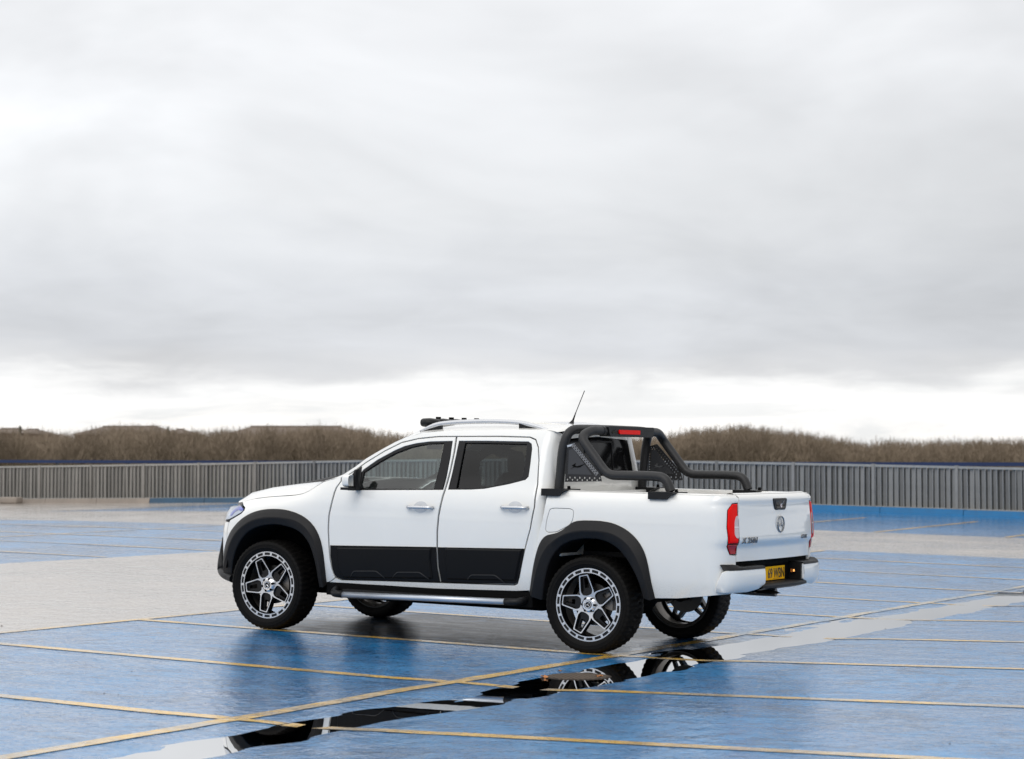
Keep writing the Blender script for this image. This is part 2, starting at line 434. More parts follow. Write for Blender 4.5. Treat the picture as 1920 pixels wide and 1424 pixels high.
# ================================================================== the truck
# truck frame: x towards the tail, y to the right, z up, origin on the ground under the front axle
TR=thing('pickup_truck','white double-cab pickup truck with black wheel arches and roll bar, parked on wet blue deck','pickup truck')
TR.matrix_world=Matrix(((0.8620170814591605,0.5065610591797535,0.01795674233588731,-1.6490138),(-0.5064504465550363,0.8622040897498349,-0.010585499651062803,18.831217),(-0.020844578595775324,3.06813403122639e-05,0.999782727697283,0.078345),(0,0,0,1)))
QE_F=plan_front.q[-1]; QE_C=plan_cab.q[-1]; QE_B=plan_bed.q[-1]
DOORF=[(.743,1.331),(.715,1.300),(.684,1.241),(.663,1.123),(.638,1.005),(.633,.888),(.639,.749),(.651,.625),(.669,.545),(.701,.481),(.749,.464),(1.227,.478),(1.752,.491),(1.730,.617),(1.723,.781),(1.724,.91),(1.735,1.039),(1.752,1.144),(1.768,1.259),(1.779,1.414),(1.780,1.567),(1.768,1.695),(1.598,1.691),(1.406,1.672),(1.245,1.636),(1.092,1.561),(.929,1.462),(.837,1.394)]
DOORR=[(1.776,1.695),(2.204,1.701),(2.475,1.698),(2.534,1.679),(2.574,1.616),(2.603,1.513),(2.630,1.318),(2.636,1.137),(2.609,.965),(2.563,.803),(2.536,.699),(2.506,.572),(2.487,.519),(2.457,.505),(2.066,.496),(1.760,.491),(1.737,.617),(1.730,.781),(1.731,.91),(1.742,1.039),(1.759,1.144),(1.776,1.259),(1.787,1.414),(1.788,1.567)]
WF=[(.880,1.226),(.861,1.322),(.916,1.401),(1.039,1.488),(1.191,1.569),(1.281,1.607),(1.389,1.632),(1.526,1.65),(1.745,1.657),(1.758,1.52),(1.760,1.367),(1.755,1.252)]
WR=[(1.806,1.659),(2.079,1.663),(2.472,1.663),(2.506,1.644),(2.52,1.603),(2.532,1.477),(2.537,1.379),(2.513,1.352),(2.365,1.314),(2.147,1.271),(2.013,1.261),(1.800,1.255),(1.806,1.391),(1.808,1.544)]
GF=[(.924,1.242),(.924,1.381),(1.059,1.468),(1.198,1.545),(1.341,1.598),(1.449,1.621),(1.531,1.632),(1.67,1.639),(1.677,1.447),(1.675,1.255)]
GR=[(1.864,1.642),(2.084,1.645),(2.463,1.643),(2.482,1.476),(2.48,1.365),(2.335,1.325),(2.138,1.279),(2.011,1.271),(1.870,1.268),(1.866,1.439)]
# outline round both doors, for the cab shell that frames them
loopF=offset_poly(DOORF,.006); loopR=offset_poly(DOORR,.006)
topF=[loopF[i] for i in (27,26,25,24,23,22)]       # up the pillar and back along the roof edge
topF=[loopF[0]]+topF
rearTop=[loopR[i] for i in range(1,14)]            # roof edge, down the rear edge
botR=[loopR[14]]
botF=[loopF[11],loopF[10],loopF[9]]
inner=topF+rearTop+botR+botF
outer=[(.60,1.312),(.71,1.347),(.83,1.424),(.921,1.494),(1.022,1.554),(1.135,1.616),(1.238,1.66),(1.315,1.689),(1.432,1.721),(1.638,1.738),(1.912,1.75),(2.184,1.756),(2.40,1.760),(2.60,1.758),(2.70,1.750),(2.80,1.735),(2.87,1.72),(2.88,1.6),(2.88,1.45),(2.88,1.30),(2.80,1.26),(2.77,1.20),(2.745,1.05),(2.72,.92),(2.675,.73),(2.625,.56),(2.595,.468),(2.467,.458),(2.062,.447),(1.506,.433),(.783,.412),(.60,.425),(.655,.450)]
ring=outer+inner[::-1]
for sd_ in (-1,1):
    cabs=panel('cab_shell',S_cab,ring,white,TR,side=sd_,grid=.06,thick=.025)
    # dark rubber behind the shut lines
    sealo=offset_poly(DOORF,.03)
    panel('door_seal',S_cab,[(.60,1.29),(.70,1.33),(.83,1.41),(.921,1.48),(1.135,1.60),(1.315,1.675),(1.5,1.712),(1.912,1.735),(2.4,1.742),(2.62,1.735),(2.66,1.6),(2.67,1.3),(2.64,1.0),(2.56,.65),(2.53,.48),(1.5,.45),(.70,.44),(.61,.46),(.60,.9)],gap,TR,
          holes=[offset_poly(WF,-.02),offset_poly(WR,-.02)],side=sd_,grid=.12,off=-.022,thick=.004)
    # doors
    for nm,D,WO,GL,gm,hx,hz in (('front_door',DOORF,WF,GF,gl_f,1.561,1.103),('rear_door',DOORR,WR,GR,gl_r,2.464,1.129)):
        d=panel(nm,S_cab,offset_poly(D,-.004),white,TR,holes=[WO],side=sd_,grid=.06,thick=.02,bevel=.002)
        panel('window_frame',S_cab,offset_poly(WO,-.0015),blk,d,holes=[GL],side=sd_,grid=.1,off=-.002,thick=.03)
        if nm=='front_door':
            panel('pillar_trim',S_cab,[(1.662,1.256),(1.745,1.257),(1.757,1.40),(1.756,1.54),(1.742,1.652),(1.668,1.646),(1.672,1.45)],blk2,d,side=sd_,grid=.1,off=.001,thick=.01)
        else:
            panel('pillar_trim',S_cab,[(1.81,1.26),(1.878,1.262),(1.874,1.44),(1.872,1.645),(1.812,1.653),(1.814,1.50)],blk2,d,side=sd_,grid=.1,off=.001,thick=.01)
        panel('window',S_cab,offset_poly(GL,.004),gm,d,side=sd_,grid=.1,off=-.014,thick=.003)
        # handle: bowl, grip and lock cap
        bowl=[(hx+.068*math.cos(a)*1.0,hz+.002+.048*math.sin(a)) for a in [2*PI*k/20 for k in range(20)]]
        panel('handle_bowl',S_cab,bowl,mat('handle_bowl_shade',(.60,.61,.62),.3,coat=.8) if 'handle_bowl_shade' not in bpy.data.materials else bpy.data.materials['handle_bowl_shade'],d,side=sd_,grid=.02,off=.0012,thick=.002)
        V=[];F=[]
        pth=[]
        for k,(t,o_) in enumerate([(-.122,.006),(-.112,.028),(-.08,.040),(0,.045),(.08,.043),(.108,.034),(.120,.006)]):
            x=hx+t; y=S_cab(x,hz)[1]-o_; pth.append((x,y*(-sd_),hz+.003*t))
        tube_vf(V,F,fillet(pth,.02,3),.0145,10)
        h=mobj('door_handle',V,F,silver,d,True); h.data.transform(Matrix.Translation((0,0,0)))
        x=hx+.085; y=S_cab(x,hz)[1]-.046
    # black cladding along the door bottoms, with raised field and creases
    CF=[(.651,.752),(.655,.655),(.671,.553),(.690,.503),(.720,.478),(.765,.469),(.871,.470),(1.234,.481),(1.748,.495),(1.727,.617),(1.719,.781)]
    CFI=[(.728,.737),(1.674,.767),(1.666,.673),(1.681,.521),(1.235,.502),(.785,.487),(.738,.548)]
    CR=[(1.737,.780),(2.560,.802),(2.538,.7),(2.508,.573),(2.489,.526),(2.463,.513),(2.072,.501),(1.766,.496),(1.743,.618)]
    CRI=[(1.812,.775),(2.540,.792),(2.515,.699),(2.478,.542),(1.827,.522),(1.817,.621)]
    ds=[o for o in TR.children if o.name.startswith('front_door')][-1],[o for o in TR.children if o.name.startswith('rear_door')][-1]
    for d,C1,C2,crs in ((ds[0],CF,CFI,[[(.866,.494),(.898,.544),(1.131,.555),(1.213,.500)],[(1.293,.509),(1.338,.555),(1.564,.565),(1.652,.512)]]),(ds[1],CR,CRI,[[(2.026,.526),(2.061,.567),(2.292,.576),(2.376,.520)]])):
        panel('cladding',S_cab,C1,clad,d,side=sd_,grid=.1,off=.006,thick=.008,bevel=.003)
        panel('cladding_field',S_cab,C2,clad,d,side=sd_,grid=.1,off=.020,thick=.018,bevel=.010)
        V=[];F=[]
        for cr in crs:
            tube_vf(V,F,[(q.x,(S_cab(q.x,q.y)[1]-.020)*(-sd_),q.y) for q in fillet([(a,b,0) for a,b in cr],.02,3)],.0045,6)
        mobj('cladding_crease',V,F,powder,d,True)
    # front wing
    FEN=[(-.545,1.086),(-.371,1.119),(-.15,1.138),(.039,1.151),(.226,1.165),(.308,1.179),(.38,1.207),(.449,1.248),(.523,1.286),(.598,1.304),(.700,1.334),(.706,1.300),(.674,1.243),(.653,1.123),(.628,1.005),(.623,.888),(.629,.749),(.641,.625),(.659,.545),(.688,.478),(.650,.452),(.60,.43),(.565,.43),(.553,.6),(.52,.75),(.45,.87),(.36,.93),(.2,.96),(.05,.96),(-.1,.94),(-.25,.88),(-.35,.81),(-.44,.72),(-.50,.64),(-.53,.72),(-.535,.82),(-.53,.90),(-.515,.925),(-.449,.95),(-.368,.988),(-.344,1.017),(-.358,1.041),(-.466,1.070)]
    panel('front_wing',S_front,FEN,white,TR,side=sd_,grid=.05,thick=.03,bevel=.002)
    # headlamp
    HL=round_poly([(-.475,1.066),(-.368,1.036),(-.352,1.017),(-.374,.992),(-.45,.955),(-.54,.925),(-.78,.90),(-.84,.95),(-.82,1.02),(-.62,1.055)],.02,3)
    h=panel('headlight',S_front,offset_poly(HL,-.003),blk,TR,side=sd_,grid=.05,off=-.008,thick=.03)
    panel('reflector',S_front,offset_poly(HL,-.012),lampg,h,side=sd_,grid=.05,off=-.004,thick=.006)
    panel('running_light',S_front,[(-.47,1.055),(-.38,1.032),(-.366,1.018),(-.40,1.012),(-.46,1.022),(-.50,1.0),(-.53,.965),(-.56,.96),(-.55,1.0),(-.52,1.045)],lampb,h,side=sd_,grid=.03,off=-.001,thick=.005)
    panel('lamp_lens',S_front,offset_poly(HL,-.008),glass_mat('lamp_lens_glass',(.9,.92,.95),0,1.5,1.5) if 'lamp_lens_glass' not in bpy.data.materials else bpy.data.materials['lamp_lens_glass'],h,side=sd_,grid=.05,off=.003,thick=.005)
    # wheel arch flares
    def flare(O,Mi,I,S,n=44):
        O,Mi,I=smooth_line(O,n,2),smooth_line(Mi,n,2),smooth_line(I,n,2)
        rows=[]
        for k in range(n):
            def q(p,o): 
                a=S(*p); e=1e-3
                u=Vector(S(p[0]+e,p[1]))-Vector(S(p[0]-e,p[1])); v=Vector(S(p[0],p[1]+e))-Vector(S(p[0],p[1]-e)); nn=u.cross(v).normalized()
                if nn.y>0: nn=-nn
                r=Vector(a)+nn*o; return (r.x,r.y*(-sd_),r.z)
            def mixp(a,b,t): return (a[0]+(b[0]-a[0])*t,a[1]+(b[1]-a[1])*t)
            o_,m_,i_=O[k],Mi[k],I[k]
            r=[q(o_,-.006),q(o_,.007),q(mixp(o_,m_,.1),.014),q(mixp(o_,m_,.5),.030),q(mixp(o_,m_,.94),.047),q(mixp(m_,i_,.08),.047),q(mixp(m_,i_,.9),.024)]
            e=q(i_,.017); r.append(e)
            f=q(i_,.0); f=(f[0],math.copysign(abs(f[1])-.06,f[1]),f[2]); r.append(f)
            g=(f[0],math.copysign(abs(f[1])-.30,f[1]),f[2]); r.append(g)
            rows.append(r)
        return rows
    FO=[(-.640,.430),(-.635,.50),(-.612,.60),(-.575,.68),(-.523,.753),(-.445,.851),(-.355,.935),(-.244,.995),(-.111,1.031),(.02,1.042),(.17,1.042),(.325,1.01),(.437,.955),(.51,.884),(.564,.768),(.588,.623),(.598,.476),(.599,.417)]
    FM=[(-.575,.415),(-.560,.476),(-.486,.593),(-.424,.715),(-.351,.818),(-.263,.89),(-.15,.944),(-.012,.967),(.115,.972),(.17,.969),(.301,.958),(.412,.911),(.503,.811),(.546,.666),(.577,.536),(.585,.433),(.587,.405)]
    FI=[(-.480,.40),(-.462,.451),(-.417,.566),(-.372,.674),(-.3,.771),(-.21,.849),(-.099,.89),(.028,.91),(.122,.911),(.176,.902),(.288,.884),(.38,.836),(.452,.751),(.494,.635),(.517,.533),(.525,.43),(.527,.395)]
    rw=flare(FO,FM,FI,S_front)
    loft('wheel_arch_flare',rw,blk2,TR,smooth=True).data.set_sharp_from_angle(angle=math.radians(22))
    RO=[(2.594,.459),(2.621,.573),(2.648,.697),(2.684,.821),(2.729,.904),(2.77,.924),(2.846,.931),(2.914,.966),(2.96,1.003),(3.0,1.037),(3.097,1.048),(3.256,1.049),(3.369,1.033),(3.482,.987),(3.573,.916),(3.64,.82),(3.673,.703),(3.692,.585),(3.709,.507),(3.717,.462)]
    RM=[(2.629,.432),(2.662,.536),(2.697,.65),(2.739,.753),(2.797,.837),(2.877,.9),(2.969,.944),(3.095,.967),(3.254,.969),(3.367,.954),(3.457,.913),(3.536,.847),(3.597,.75),(3.646,.644),(3.674,.546),(3.69,.458)]
    RI=[(2.712,.40),(2.744,.54),(2.785,.684),(2.832,.767),(2.901,.841),(2.993,.885),(3.107,.906),(3.232,.907),(3.323,.888),(3.413,.842),(3.481,.775),(3.547,.679),(3.594,.582),(3.624,.464)]
    rw=flare(RO,RM,RI,S_bed,56)
    loft('wheel_arch_flare',rw,blk2,TR,smooth=True).data.set_sharp_from_angle(angle=math.radians(22))
    # wheel wells
    for cx_ in (.03,3.18):
        rows=[]
        for y_ in (.90,.45):
            rows.append([(cx_+.52*math.cos(a),y_*sd_,.42+.56*math.sin(a)) for a in [PI*(.05+.90*k/24) for k in range(25)]])
        rows.append([(cx_+.02*math.cos(a),.44*sd_,.5+.02*math.sin(a)) for a in [PI*(.05+.90*k/24) for k in range(25)]])
        loft('wheel_well',rows,gap,TR)
    # load bed side, running round the rear corner to the tailgate
    LAMP=[(4.432,1.214),(4.362,1.211),(4.318,1.162),(4.306,1.031),(4.319,.885),(4.358,.822),(4.432,.820),(4.4375,.90),(4.4375,1.1)]
    BED=[(2.752,1.273),(2.742,1.240),(2.738,1.15),(2.722,1.05),(2.690,.93),(2.672,.85),(2.636,.70),(2.600,.53),(2.584,.458),(2.66,.47),(2.72,.70),(2.80,.84),(2.90,.92),(3.05,.985),(3.25,.985),(3.42,.93),(3.55,.81),(3.62,.68),(3.66,.50),(3.70,.462),(3.91,.472),(4.128,.498),(4.236,.512),(4.34,.52),(4.434,.53),(4.434,.812)]+[offset_poly(LAMP,.003)[i] for i in (5,4,3,2,1)]+[(4.436,1.220),(4.444,1.245),(4.447,1.273)]
    FUEL=round_poly([(2.782,1.128),(2.822,1.137),(2.972,1.137),(3.004,1.120),(3.000,1.055),(2.974,1.004),(2.851,.944),(2.768,.938),(2.746,.955),(2.756,1.037)],.02,3)
    bed=panel('bed_side',S_bed,BED,white,TR,holes=[FUEL] if sd_<0 else [],side=sd_,grid=.05,thick=.03,bevel=.002)
    if sd_<0:
        panel('fuel_flap',S_bed,offset_poly(FUEL,-.004),white,bed,side=sd_,grid=.05,thick=.01,bevel=.002)
        panel('flap_recess',S_bed,offset_poly(FUEL,.01),gap,bed,side=sd_,grid=.1,off=-.010,thick=.003)
    # rail cap and inner wall
    rows=[]
    for k in range(40):
        q=2.752+(4.447-2.752)*k/39; a=S_bed(q,1.273)
        nx,ny=0,1
        e=Vector(S_bed(q+.002,1.27))-Vector(S_bed(q-.002,1.27)); e.z=0; e.normalize(); inn=Vector((-e.y,e.x,0))
        if inn.y<0: inn=-inn
        A=Vector(a)
        r=[A,A+inn*.012+Vector((0,0,.006)),A+inn*.04+Vector((0,0,.009)),A+inn*.085+Vector((0,0,.007)),A+inn*.092+Vector((0,0,-.003)),A+inn*.092+Vector((0,0,-.27))]
        rows.append([(v.x,v.y*(-sd_),v.z) for v in r])
    loft('bed_rail',rows,white,TR).data.set_sharp_from_angle(angle=math.radians(40))
    # tail lamp
    tl=panel('taillight',S_bed,LAMP,blk,TR,side=sd_,grid=.03,off=-.004,thick=.03)
    panel('red_lens',S_bed,offset_poly([(4.430,1.214),(4.362,1.211),(4.318,1.162),(4.306,1.031),(4.318,.905),(4.430,.905)],-.004),red,tl,side=sd_,grid=.03,off=.006,thick=.012,bevel=.004)
    panel('lower_lens',S_bed,offset_poly([(4.318,.902),(4.321,.885),(4.358,.822),(4.430,.820),(4.430,.902)],-.004),redd,tl,side=sd_,grid=.03,off=.005,thick=.012,bevel=.003)
    panel('clear_lens',S_bed,round_poly([(4.430,1.120),(4.404,1.116),(4.384,1.073),(4.376,.979),(4.396,.949),(4.430,.944)],.015,3),clear,tl,side=sd_,grid=.03,off=.0075,thick=.004)
    panel('lens_divider',S_bed,[(4.38,1.036),(4.428,1.036),(4.428,1.028),(4.38,1.028)],white,tl,side=sd_,grid=.03,off=.009,thick=.003)
    # sill below the doors and step tube
    V=[];F=[]; 
    tube_vf(V,F,[(.80,-.985*(-sd_),.346),(2.44,-.985*(-sd_),.372)],.026,12)
    st=mobj('side_step',V,F,alu,TR,True)
    V=[];F=[]
    tube_vf(V,F,fillet([(.70,.86*sd_,.40),(.72,.985*sd_,.352),(.83,.985*sd_,.348)],.05,5),.030,12)
    tube_vf(V,F,fillet([(2.42,.985*sd_,.371),(2.53,.985*sd_,.374),(2.57,.84*sd_,.40)],.05,5),.030,12)
    mobj('step_end',V[:len(V)//2],[f for f in F if max(f)<len(V)//2],blk,st,True)
    h_=len(V)//2; mobj('step_end',V[h_:],[[i-h_ for i in f] for f in F if min(f)>=h_],blk,st,True)
    for xx in (1.05,1.6,2.2): tube('step_bracket',[[(xx,.985*sd_,.35),(xx,.60*sd_,.42)]],.018,blk,st,8)
    V=[];F=[]; b=0
    y0,y1=sorted((.93*sd_,.975*sd_)); bx(V,F,.82,2.42,y0,y1,.368,.392); mobj('tread_strip',V,F,blk2,st)
    y0,y1=sorted((.60*sd_,.895*sd_)); box('sill',.60,2.62,y0,y1,.33,.452,gap,TR)
    # door mirror
    def mp3(l): return [(x,y*(-sd_),z) for x,y,z in l]
    V=[];F=[]
    xs=[.866,.872,.885,.905,.925,.940]; rows=[]
    for i,x in enumerate(xs):
        s_=[.55,.86,1.0,1.0,.98,.94][i]
        ring_=[]
        for k in range(24):
            a=2*PI*k/24; ca,sa=math.cos(a),math.sin(a); e=.55
            yy=-1.035+ .066*s_*math.copysign(abs(ca)**e,ca); z_=1.306+.052*s_*math.copysign(abs(sa)**e,sa)
            ring_.append((x,yy,z_))
        rows.append(mp3(ring_))
    mc=loft('mirror_cap',rows,white,[o for o in TR.children if o.name.startswith('front_door')][-1],close=True)
    mc.name='mirror'
    rows2=[mp3([(p[0]*0+xx_,p[1],p[2]) for p in [(0,-.985+.034*math.copysign(abs(math.cos(2*PI*k/24))**.55,math.cos(2*PI*k/24)),1.318+.085*math.copysign(abs(math.sin(2*PI*k/24))**.55,math.sin(2*PI*k/24))) for k in range(24)]]) for xx_ in (.938,.960)]
    d=[o for o in TR.children if o.name.startswith('front_door')][-1]
    V=[v for r in rows2 for v in r]+mp3([(.965,-.985,1.318)]); F=[[i,(i+1)%24,24+(i+1)%24,24+i] for i in range(24)]+[[24+i,24+(i+1)%24,48] for i in range(24)]
    mobj('mirror_glass',V,F,blk,d)
    V=[];F=[]; a,b_=sorted((-1.105*(-sd_),-.965*(-sd_))); bx(V,F,.868,.955,a,b_,1.230,1.252); a,b_=sorted((-1.02*(-sd_),-.86*(-sd_))); bx(V,F,.885,.940,a,b_,1.225,1.262)
    mobj('mirror_foot',V,F,blk,d)
    panel('mirror_sail',S_cab,[(.80,1.340),(.845,1.39),(.895,1.425),(.915,1.30),(.905,1.232),(.85,1.235)],blk,d,side=sd_,grid=.1,off=.006,thick=.01)
    # roof rail
    rp=[(1.350,.635,1.733),(1.45,.632,1.772),(1.56,.628,1.800),(1.75,.622,1.816),(2.0,.618,1.824),(2.2,.618,1.822),(2.34,.622,1.812),(2.48,.628,1.786),(2.59,.635,1.760)]
    rc=catmull(rp,6); V=[];F=[]
    n_=len(rc); rad=[.010+.010*min(1,6*min(i,n_-1-i)/n_) for i in range(n_)]
    tube_vf(V,F,[(x,y*sd_,z) for x,y,z in rc],rad,10); rr_=mobj('roof_rail',V,F,silver,TR,True)
    for (xa,xb) in ((1.36,1.56),(2.31,2.585)):
        pts=[(x,z) for x,y,z in rc if xa<=x<=xb]
        zb=lambda x: 1.705+.045*min(1,(x-1.3)/.3)
        o=prism('rail_foot',pts+[(pts[-1][0],zb(pts[-1][0])),(pts[0][0],zb(pts[0][0]))],.610*sd_,.640*sd_,blk,rr_)
# ---------------------------------------------------------------- roof, windscreen, bonnet
EDGE=[(1.315,1.689),(1.432,1.721),(1.638,1.738),(1.912,1.75),(2.184,1.756),(2.453,1.760),(2.60,1.758),(2.665,1.752),(2.70,1.742)]
CEN=[(1.19,1.765),(1.34,1.792),(1.58,1.815),(1.90,1.827),(2.18,1.829),(2.42,1.825),(2.58,1.817),(2.69,1.803),(2.735,1.775)]
T=[-1+2*k/28 for k in range(29)]
def cross(xe,ye,ze,xc,zc_,pw=2.6,px_=2.4):
    return [(xc+(xe-xc)*abs(t)**px_,ye*t,zc_+(ze-zc_)*abs(t)**pw) for t in T]
rows=[]
for (e,c) in zip(catmull(EDGE,5),catmull(CEN,5)):
    ye=-S_cab(e[0],e[1])[1]-.001; rows.append(cross(e[0],ye,e[1],c[0],c[1]))
roof=loft('roof',rows,white,TR,flip=True)
# shallow roof pressings
for yy in (-.33,-.11,.11,.33):
    V=[];F=[]
    tube_vf(V,F,[(x,yy,z+(-.004)) for x,z in [(1.5,1.803),(1.8,1.820),(2.1,1.827),(2.4,1.823),(2.58,1.812)]],.006,6)
    mobj('roof_rib',V,F,white,roof,True)
WE=[(.60,1.306),(.71,1.343),(.83,1.420),(.921,1.490),(1.022,1.550),(1.135,1.612),(1.238,1.656),(1.312,1.686)]
WC=[(.36,1.325),(.47,1.385),(.60,1.46),(.72,1.53),(.83,1.595),(.96,1.665),(1.08,1.72),(1.185,1.762)]
rows=[]
for e,c in zip(WE,WC):
    ye=-S_cab(e[0],e[1])[1]-.008; rows.append(cross(e[0],ye,e[1],c[0],c[1],2.4,2.2))
loft('windscreen',[[r[i] for i in range(2,27)] for r in rows],gl_w,TR,flip=True)
for a,b in ((0,3),(26,29)): loft('windscreen_pillar',[r[a:b] for r in rows],white,TR,flip=True)
HE=[(-.575,1.080),(-.371,1.123),(-.15,1.142),(.039,1.155),(.226,1.169),(.308,1.183),(.38,1.211),(.449,1.252),(.523,1.290),(.60,1.306)]
HC=[(-.80,1.085),(-.70,1.165),(-.46,1.216),(-.22,1.248),(-.02,1.272),(.10,1.287),(.18,1.296),(.26,1.305),(.32,1.313),(.36,1.322)]
rows=[]
for e,c in zip(HE,HC):
    a=S_front(*e); rows.append(cross(a[0],-a[1]-.006,a[2],c[0],c[1],2.9,2.3))
hood=loft('bonnet',rows,white,TR,flip=True)
# bonnet leading lip down to grille
e=HE[0]; a=S_front(*e)
top=cross(a[0],-a[1]-.006,a[2],-.80,1.085,2.9,2.3); low=[(x-.008,y,z-.05*(1-abs(t)**4)) for (x,y,z),t in zip(top,T)]
loft('bonnet_lip',[top,low],white,TR)
# black bonnet scoop
rows=[]
for x,h_ in ((-.30,.0),(-.26,.012),(-.05,.030),(.12,.040),(.20,.036),(.24,.0)):
    zc_=np.interp(x,[c[0] for c in HC],[c[1] for c in HC])
    rows.append([(x,.30*t,zc_-.003-.02*abs(t)**2+h_*(1-abs(t)**6)) for t in [-1+2*k/12 for k in range(13)]])
loft('bonnet_scoop',rows,blk2,hood,flip=True)
# ---------------------------------------------------------------- nose
ge=QE_F
FB=[(-.540,.905),(-.545,.82),(-.540,.73),(-.515,.66),(-.585,.56),(-.61,.43),(ge,.42),(ge,.72),(-1.02,.72),(-.90,.80),(-.82,.885),(-.66,.90)]
for sd_ in (-1,1):
    panel('front_bumper',S_front,FB,white,TR,side=sd_,grid=.06,thick=.03)
    panel('lower_intake',S_front,[(-.95,.46),(ge,.45),(ge,.60),(-1.0,.60)],blk,TR,side=sd_,grid=.1,off=.004,thick=.01)
    g=panel('grille',S_front,[(-.92,.80),(-1.04,.735),(ge,.735),(ge,1.04),(-.90,1.04),(-.86,.95)],blk,TR,side=sd_,grid=.1,off=-.01,thick=.02)
    for zz_ in (.81,.87,.93,.99):
        panel('grille_bar',S_front,[(-.93,zz_-.012),(ge,zz_-.012),(ge,zz_+.012),(-.93,zz_+.012)],silver,g,side=sd_,grid=.1,off=.006,thick=.02)
stars=[]
def star_mesh(R_,name,m,p,w_=None,th=.006,mtx=None,ring=True):
    """ring with a three pointed star, in the xz plane facing -y"""
    V=[];F=[]
    if ring:
        prof=[(-th,R_),(-th*1.4,R_*.93),(-th,R_*.86),(0,R_*.86),(0,R_)]
        lathe_vf(V,F,prof,40,True)
    b=len(V); V.append((0,-th*1.8,0))
    pts=[]
    for k in range(6):
        a=PI/2+k*PI/3; r=R_*.90 if k%2==0 else R_*.12; pts.append((r*math.cos(a),-th*.4,r*math.sin(a)))
    V+=pts
    for k in range(6): F.append([b,b+1+k,b+1+(k+1)%6])
    me=bpy.data.meshes.new(name); me.from_pydata(V,[],F); me.update()
    bm=bmesh.new(); bm.from_mesh(me); bmesh.ops.recalc_face_normals(bm,faces=bm.faces[:]); bm.to_mesh(me); bm.free()
    if mtx is not None: me.transform(mtx)
    return link(name,me,m,p)
gr=[o for o in TR.children if o.name.startswith('grille')][0]
c=S_front(ge,.90); star_mesh(.12,'star_emblem',chrome,gr,mtx=Matrix.Translation((c[0]-.03,0,.90))@Matrix.Rotation(-PI/2,4,'Z'))
tube('bull_bar',[fillet([(-.42,-.88,.415),(-.60,-.80,.445),(-.735,-.655,.50),(-.845,-.36,.52),(-.885,0,.52),(-.845,.36,.52),(-.735,.655,.50),(-.60,.80,.445),(-.42,.88,.415)],.12,6)],.036,blk,TR)
for s in (-1,1):
    pa=fillet([(-.66,s*.74,.48),(-.705,s*.69,.56),(-.700,s*.69,.66),(-.690,s*.69,.76)],.05,5); V=[];F=[]
    tube_vf(V,F,pa,[.036-.030*i/(len(pa)-1) for i in range(len(pa))],12); mobj('bull_bar_upright',V,F,blk,[o for o in TR.children if o.name=='bull_bar'][0],True)
# ---------------------------------------------------------------- cab back and rear window
def S_back(y,z):
    # find the plan point with this |y|
    ay=abs(y)*.93/max(.5,w_cab(z)); lo,hi=plan_cab.q[0],QE_C
    for _ in range(30):
        m_=(lo+hi)/2
        if plan_cab(m_)[1]>ay: lo=m_
        else: hi=m_
    p=S_cab(lo,z); return (p[0],y,z)
def span(f,z): return -S_cab(2.88,z)[1]-f
cb=[(-span(.004,z),z) for z in (1.0,1.1,1.2,1.3,1.4,1.5,1.6,1.70)]
cb=cb+[(-.55,1.745),(-.3,1.765),(0,1.772),(.3,1.765),(.55,1.745)]+[(-y,z) for y,z in cb[::-1]]
RWIN=round_poly([(-.66,1.42),(-.63,1.56),(-.575,1.69),(0,1.715),(.575,1.69),(.63,1.56),(.66,1.42),(.64,1.405),(0,1.385),(-.64,1.405)],.03,3)
back=panel('cab_back',S_back,cb,white,TR,holes=[RWIN],grid=.08,thick=.03)
rw_=panel('rear_window',S_back,offset_poly(RWIN,.002),dglass,back,grid=.1,off=-.004,thick=.01)
panel('slider_frame',S_back,[(-.25,1.42),(.25,1.42),(.25,1.68),(-.25,1.68)],blk,rw_,holes=[[(-.235,1.435),(.235,1.435),(.235,1.665),(-.235,1.665)]],grid=.1,off=.001,thick=.004)
# step of the cab back below the window
# bed floor, headboard
box('headboard',2.80,2.84,-.83,.83,.75,1.268,white,TR,.006)
box('bed_floor',2.80,4.29,-.455,.455,.74,.78,blk2,TR)
for s in (-1,1):
    y0,y1=sorted((s*.457,s*.80)); box('bed_floor_side',3.74,4.26,y0,y1,.74,.78,blk2,TR)
# ---------------------------------------------------------------- tailgate
GATE=[(4.4425,.765),(4.4425,1.1),(4.445,1.222),(4.452,1.246),(4.456,1.283)]
GATE=GATE+[(2*QE_B-q,z) for q,z in GATE[::-1]]
gate=panel('tailgate',S_bed,GATE,white,TR,grid=(.05,.012),thick=.03,bevel=.002)
rows=[]
for k in range(41):
    q=4.456+(2*QE_B-2*4.456)*k/40; a=Vector(S_bed(q,1.283)); a2=(a.x,a.y,a.z)
    rows.append([a2,(a.x-.010,a.y,a.z+.006),(a.x-.035,a.y*.995,a.z+.008),(a.x-.06,a.y*.99,a.z+.004),(a.x-.062,a.y*.99,a.z-.40)])
loft('tailgate_cap',rows,white,gate)
rc_=round_poly([(5.035,1.246),(5.327,1.246),(5.296,1.153),(5.080,1.153)],.022,4)
hd=panel('tailgate_handle',S_bed,rc_,blk,gate,grid=.03,off=.008,thick=.012,bevel=.006)
panel('handle_recess',S_bed,round_poly([(5.075,1.232),(5.285,1.232),(5.262,1.168),(5.105,1.168)],.015,3),dglass,hd,grid=.03,off=.0095,thick=.003)
panel('camera_eye',S_bed,[(5.19+.016*math.cos(a),1.185+.014*math.sin(a)) for a in [2*PI*k/12 for k in range(12)]],clear,hd,grid=None,off=.014,thick=.006)
panel('grip_lip',S_bed,[(5.10,1.230),(5.20,1.190),(5.26,1.228),(5.22,1.205),(5.18,1.20)],alu,hd,grid=None,off=.0115,thick=.004)
c=S_bed(QE_B,1.04)
